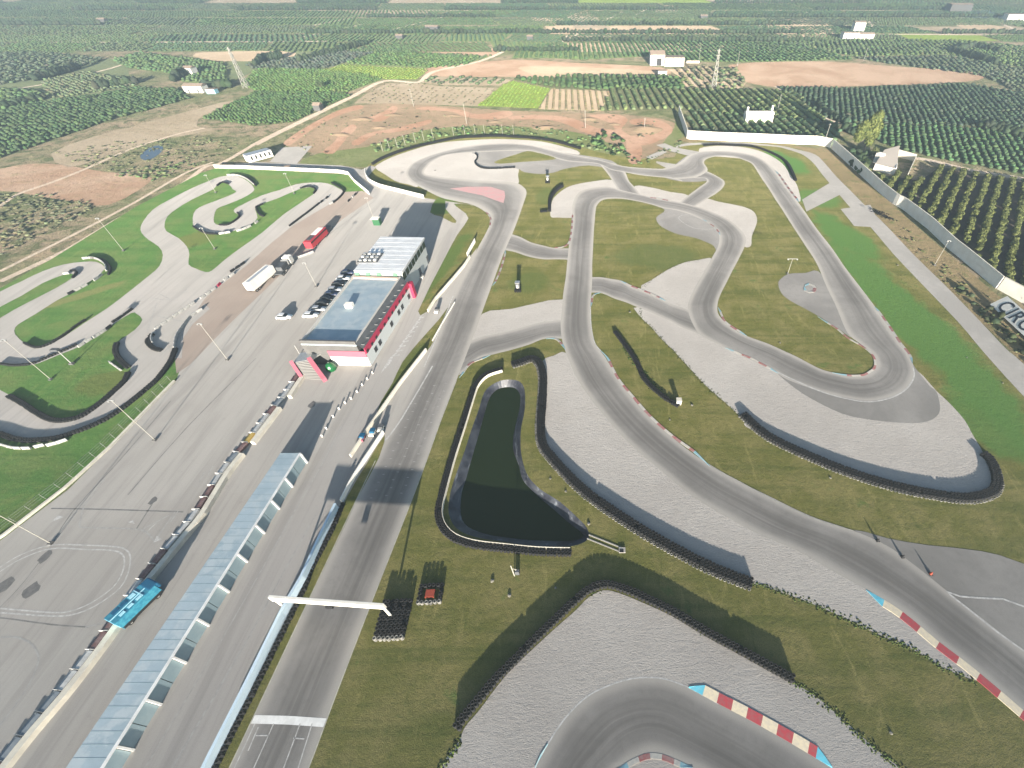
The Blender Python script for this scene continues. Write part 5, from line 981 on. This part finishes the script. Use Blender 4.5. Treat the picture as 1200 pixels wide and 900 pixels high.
for i, (x, y, w_, l_) in enumerate(((119, 26, 9, 'tiny pale shed alone in the far left fields'), (506, 35, 14, 'white field shed by the far middle parcels'), (468, 46, 7, 'little white hut below the far middle shed'), (621, 47, 6, 'white hut at the bend of the far pale lane'),
                                  (825, 22, 9, 'white shed at the far right crossroads'), (372, 130, 4, 'tiny white pump hut on the dirt road by the orchard'))):
    house(x, y, w_, 5, 3.0, l_, m=M_GREY, name='field_hut', cat='hut', doors=0)
# ruined shed behind the wall
c = P(1045, 206); o = root('ruined_shed', c, 'ruined roofless shed with cream walls and collapsed pale roof beside the orange trees', 'shed'); rw = [P(1023, 199), P(1047, 205), P(1062, 209), P(1071, 189), P(1049, 183)]
MB().wall(resample([rw[0], rw[1]], 2), 2.8, .3).build('wall', M_WALLW, o); MB().wall(resample([rw[1], rw[4]], 2), 3.4, .3).build('wall', M_WALLW, o); MB().wall(resample([rw[2], rw[3]], 2), 2.4, .3).build('wall', M_WALLC, o); MB().wall(resample([rw[4], rw[3]], 2), 3.2, .3).build('wall', M_WALLC, o)
mb = MB(); mb.face([rw[0] + Vector((0, 0, 2.9)), rw[1] + Vector((0, 0, 3.0)), rw[4] + Vector((0, 0, 5.0)), P(1032, 186) + Vector((0, 0, 4.2))]); mb.build('collapsed_roof', mat('pale_roof_sheet', (.68, .58, .48), rough=.9), o); MB().box((P(1028, 191).x, P(1028, 191).y, 2.2), (3, 3, 4.4), .4).build('lean_to', M_WALLW, o)
# container office
p = P(307, 187); o = empty('site_office', p, hd((296, 187), (322, 180)), 'white container office with a row of dark windows by the pale yard', 'cabin'); MB().box((0, 2.2, 1.5), (11.5, 4.4, 3.0)).build('wall', M_WALLW, o); MB().box((0, 2.3, 3.07), (11.7, 4.6, .14)).build('roof', M_SILV, o)
for i in range(5): MB().box((-4 + i * 2.1, -.03, 1.7), (.8, .06, 1.7)).build('window', M_GLASS, o)
# ------------------------------------------------------------------ PYLONS AND POLES
def pylon(x, y, h, label, wb=3.2):
    p = P(x, y); o = root('power_pylon', p, label, 'pylon'); mb = MB(); cs = [(-1, -1), (1, -1), (1, 1), (-1, 1)]
    wd = lambda z: wb / 2 * (1 - .82 * z / h); L_ = [h * k / 7 for k in range(8)]; C = lambda k, i: Vector((p.x + cs[i % 4][0] * wd(L_[k]), p.y + cs[i % 4][1] * wd(L_[k]), L_[k]))
    for k in range(7):
        for i in range(4): mb.tube(C(k, i), C(k + 1, i), .17, n=4, cap=False); mb.tube(C(k, i), C(k + 1, i + 1), .10, n=4, cap=False); mb.tube(C(k, i + 1), C(k + 1, i), .10, n=4, cap=False)
    mb.build('lattice_tower', M_POLE, o); a = MB()
    for z, w_ in ((h * .95, 3.0), (h * .84, 3.6)): a.tube((p.x - w_ / 2, p.y, z), (p.x + w_ / 2, p.y, z), .16, n=5)
    a.build('crossarms', M_POLE, o)
pylon(289, 103, 24, 'lattice power pylon standing among the orchards at upper left'); pylon(836, 103, 23, 'lattice power pylon rising from the sapling field behind the far turn')
def pole(x, y, h, label, r=.16, group='slender poles'):
    p = P(x, y); o = root('utility_pole', p, label, 'pole', group); MB().tube(p, p + Vector((0, 0, h)), r, r * .7, 6).build('shaft', M_POLE, o); MB().box((p.x, p.y, h - .4), (1.3, .1, .1)).build('crossbar', M_POLE, o)
for a in ((819, 71, 9, 'wooden pole just left of the right-hand pylon behind the pink earth'), (864, 77, 10, 'wooden pole just right of the right-hand pylon'), (1012, 71, 9, 'pole on the far side of the long pink earth bank'), (967, 164, 8, 'pole behind the corner of the white perimeter wall'), (911, 130, 9, 'pole leaning over the crop rows behind the white house'),
          (1182, 35, 7, 'pole in the far upper right fields'), (485, 125, 10, 'tall pole at the back of the motocross ground left of centre'), (547, 145, 10, 'tall pole in the middle of the motocross ground'), (686, 150, 9, 'pole on the motocross mounds right of centre'), (755, 152, 6, 'short pole on the round motocross hill')): pole(*a)
for i, (x, y) in enumerate(((449, 178), (457, 176), (466, 173), (475, 170), (487, 167), (497, 165), (508, 163), (532, 160), (545, 158), (557, 157.5), (568, 157.5), (589, 157.5), (602, 158.5))):
    p = P(x, y); o = bpy.data.objects.new('net_post', bpy.data.meshes['net_post']) if i else MB().tube((0, 0, 0), (0, 0, 5), .11, .08, 6).build('net_post', M_POLE)
    if i: link(o)
    o.location = p; tag(o, 'slim pale post in the spaced row behind the farthest tyre wall', 'post', 'posts behind the farthest tyre wall')
# ------------------------------------------------------------------ MARSHAL POSTS, CONES, STONES
def marshal(x, y, label, h=2.6):
    p = P(x, y); o = root('marshal_post', p, label, 'marshal post'); a = MB(); stacks(a, [p + Vector((dx * .7, dy * .7, 0)) for dx in (-1, 0, 1) for dy in (-1, 0)], 4); a.build('tyre_base', M_TYRE, o)
    MB().box((p.x, p.y + .9, h / 2), (1.2, 1.1, h)).build('cabin', M_DKGREY, o); MB().box((p.x, p.y + .9, h + .06), (1.5, 1.4, .12)).build('roof', M_METAL, o); MB().box((p.x - .1, p.y + .32, 1.4), (.5, .05, 1.1)).build('white_panel', M_WALLW, o)
marshal(607, 341, 'marshal post on tyres in the square lawn between the two straights'); marshal(642, 214, 'marshal post on tyres on the lawn below the far link road'); marshal(715, 216.3, 'x') if False else None
p = P(795, 473); o = root('marshal_box', p, 'white box at the near end of the lone tyre wall in the grass', 'box'); MB().box((p.x, p.y, .7), (1.1, 1.0, 1.4)).build('cabinet', M_WALLW, o, bevel=.05); MB().box((p.x, p.y, 1.45), (1.3, 1.2, .1)).build('lid', M_WALLC, o)
for (x, y), l_ in zip(((1028, 634), (1057, 653), (1090, 673)), ('dark bollard farthest left of the three standing at the right-hand track fork', 'dark bollard in the middle of the three at the right-hand track fork', 'red-topped bollard nearest the white painted wedge')):
    p = P(x, y); o = root('track_bollard', p, l_, 'bollard'); MB().lathe([(.28, .12), (.26, .18), (.09, .75), (.06, .9), (.0, .92)], p, 10).build('cone', M_ORANGE if x > 1080 else M_BLACK, o); MB().box((p.x, p.y, .16), (.6, .6, .07)).build('base', M_BLACK, o)
mbk = MB().lathe([(.16, 0), (.16, .5), (.2, .5), (.2, .7), (.0, .75)], (0, 0, 0), 8)
for i, (x, y) in enumerate(((437, 438), (431, 445), (425, 452), (419, 460), (412, 468), (405, 473), (398, 480), (391, 489), (383, 503), (378, 512))):
    o = mbk.build('pit_bollard', M_WALLW) if i == 0 else bpy.data.objects.new('pit_bollard', bpy.data.meshes['pit_bollard'])
    if i: link(o)
    o.location = P(x, y) + Vector((0, 0, .05)); tag(o, 'small white bollard in the line between club forecourt and pit lane', 'bollard', 'bollards beside the pit lane')
for x, y, r, l_ in ((577, 681, .55, 'pale boulder on the grass right of the red crate'), (597, 698, .5, 'round pale stone on the grass below the bent post'), (651, 689, .32, 'small pale stone near the big tyre wall shadow'), (690, 614, .5, 'tan boulder on the bank right of the pond'), (663, 576, .4, 'pale stone on the lawn between pond and gravel'), (645, 561, .35, 'small stone on the lawn above the other one by the gravel'),
                 (973, 560, .4, 'pale stone on the grass below the big gravel trap'), (785, 492, .35, 'pale stone between the kerb and the lone tyre wall'), (811, 475, .5, 'brown stone right of the white box in the grass'), (1133, 419, .3, 'white stone on the bright green strip'), (1175, 449, .3, 'small stone by the pale access road'), (1052, 311, .5, 'white rock casting a long shadow beside the access road'), (1044, 859, .38, 'white stone on the nearest right-hand grass'), (738, 366, .5, 'tan stone at the corner of the gravel by the link road'), (914, 402, .4, 'tan stone inside the hairpin lawn'), (629, 479, .3, 'small stone on the pond bank by the gravel wall'), (510, 200, .6, 'dark-shadowed lump in the far white gravel')):
    bm = bmesh.new(); bmesh.ops.create_icosphere(bm, subdivisions=2, radius=r * .62)
    for v in bm.verts: v.co *= 1 + random.uniform(-.18, .18); v.co.z *= .5
    me = bpy.data.meshes.new('boulder'); bm.to_mesh(me); bm.free(); me.materials.append(M_ROCK); o = bpy.data.objects.new('boulder', me); link(o); o.location = P(x, y) + Vector((0, 0, r * .2)); tag(o, l_, 'stone')
c0, c1 = P(689, 629), P(729, 645); o = root('drain_channel', (c0 + c1) / 2, 'pale concrete drain channel running from the corner of the pond', 'drain'); ln = resample([c0, c1], 1)
MB().wall(ln, .12, .2, 0, .4).build('kerb_side', M_CONC, o); MB().wall(ln, .1, .2, 0, -.4).build('kerb_side', M_CONC, o); MB().box((c1.x, c1.y, .12), (1.2, 1.0, .24)).build('outlet_box', M_CONC, o); MB().box((c1.x - .1, c1.y - .2, .25), (.7, .6, .04)).build('dark_grate', M_BLACK, o)
# mounds of the motocross ground
for x, y, rx, ry, h in ((640, 150, 9, 5, 1.8), (690, 140, 7, 4, 1.5), (755, 152, 11, 10, 2.6), (720, 146, 5, 3, 1.2), (425, 140, 9, 4, 1.5), (460, 135, 8, 3, 1.2), (445, 150, 6, 3, 1.3), (580, 143, 6, 3, 1.2), (530, 136, 8, 3, 1.1), (400, 158, 7, 4, 1.3)):
    c = P(x, y); mb = MB(); N_ = 18; R_ = 5
    for k in range(R_ + 1):
        for i in range(N_): a = 2 * math.pi * i / N_; f_ = k / R_; mb.v.append(Vector((c.x + rx * f_ * math.cos(a) * (1 + .12 * math.sin(3 * a + x)), c.y + ry * f_ * math.sin(a) * (1 + .12 * math.cos(2 * a + y)), -.05 + h * (math.cos(f_ * math.pi) * .3 + .3))))
    for k in range(R_):
        for i in range(N_): j = (i + 1) % N_; mb.f.append((k * N_ + i, k * N_ + j, (k + 1) * N_ + j, (k + 1) * N_ + i))
    o = mb.build('dirt_mound', M_MOTO, shade=True); o['kind'] = 'structure'
SKY_STRENGTH, SUN_STRENGTH, HAZE, EXPO = .05, 5.0, .0008, 2.08
# ------------------------------------------------------------------ LIGHT, AIR, CAMERA
EL, AZS = math.radians(10.5), math.radians(174.0)
sd = Vector((math.sin(AZS) * math.cos(EL), math.cos(AZS) * math.cos(EL), math.sin(EL)))
w = bpy.data.worlds.new('World'); S.world = w; w.use_nodes = True; nt = w.node_tree
sky = nt.nodes.new('ShaderNodeTexSky'); sky.sky_type = 'NISHITA'; sky.sun_disc = False; sky.sun_elevation = EL; sky.sun_rotation = AZS; sky.air_density = 1.0; sky.dust_density = 1.0; sky.ozone_density = 2.5
bg = nt.nodes['Background']; nt.links.new(sky.outputs[0], bg.inputs['Color']); bg.inputs['Strength'].default_value = SKY_STRENGTH
sun = bpy.data.lights.new('sun', 'SUN'); sun.energy = SUN_STRENGTH; sun.angle = math.radians(.55); sun.color = (1, .915, .80)
so = bpy.data.objects.new('sun', sun); link(so); so.rotation_euler = (-sd).to_track_quat('-Z', 'Y').to_euler(); so.location = (0, -100, 150)
if HAZE > 0:
    hz = MB().box((0, 4900, 45), (13800, 10800, 98)).build('haze', bpy.data.materials.new('haze_air'), None); hz['kind'] = 'stuff'
    hm = hz.data.materials[0]; hm.use_nodes = True; hn = hm.node_tree
    for n_ in list(hn.nodes):
        if n_.type != 'OUTPUT_MATERIAL': hn.nodes.remove(n_)
    pv = hn.nodes.new('ShaderNodeVolumePrincipled'); pv.inputs['Color'].default_value = (.66, .80, .86, 1); pv.inputs['Density'].default_value = HAZE; pv.inputs['Anisotropy'].default_value = .5
    hn.links.new(pv.outputs[0], [n_ for n_ in hn.nodes if n_.type == 'OUTPUT_MATERIAL'][0].inputs['Volume'])
cd = bpy.data.cameras.new('camera'); cd.sensor_width = 36; cd.lens = FPX / 1200 * 36; cd.shift_x = -(PX - 600) / 1200; cd.clip_start = .5; cd.clip_end = 20000
co = bpy.data.objects.new('camera', cd); link(co); co.location = (0, 0, CAM_H); co.rotation_euler = (math.pi / 2 - TH, 0, 0); S.camera = co
S.view_settings.view_transform = 'Standard'; S.view_settings.look = 'None'; S.view_settings.exposure = EXPO; S.view_settings.gamma = 1
S.cycles.volume_bounces = 0; S.cycles.max_bounces = 4
for o in bpy.data.objects:
    if '_w' in o: del o['_w']
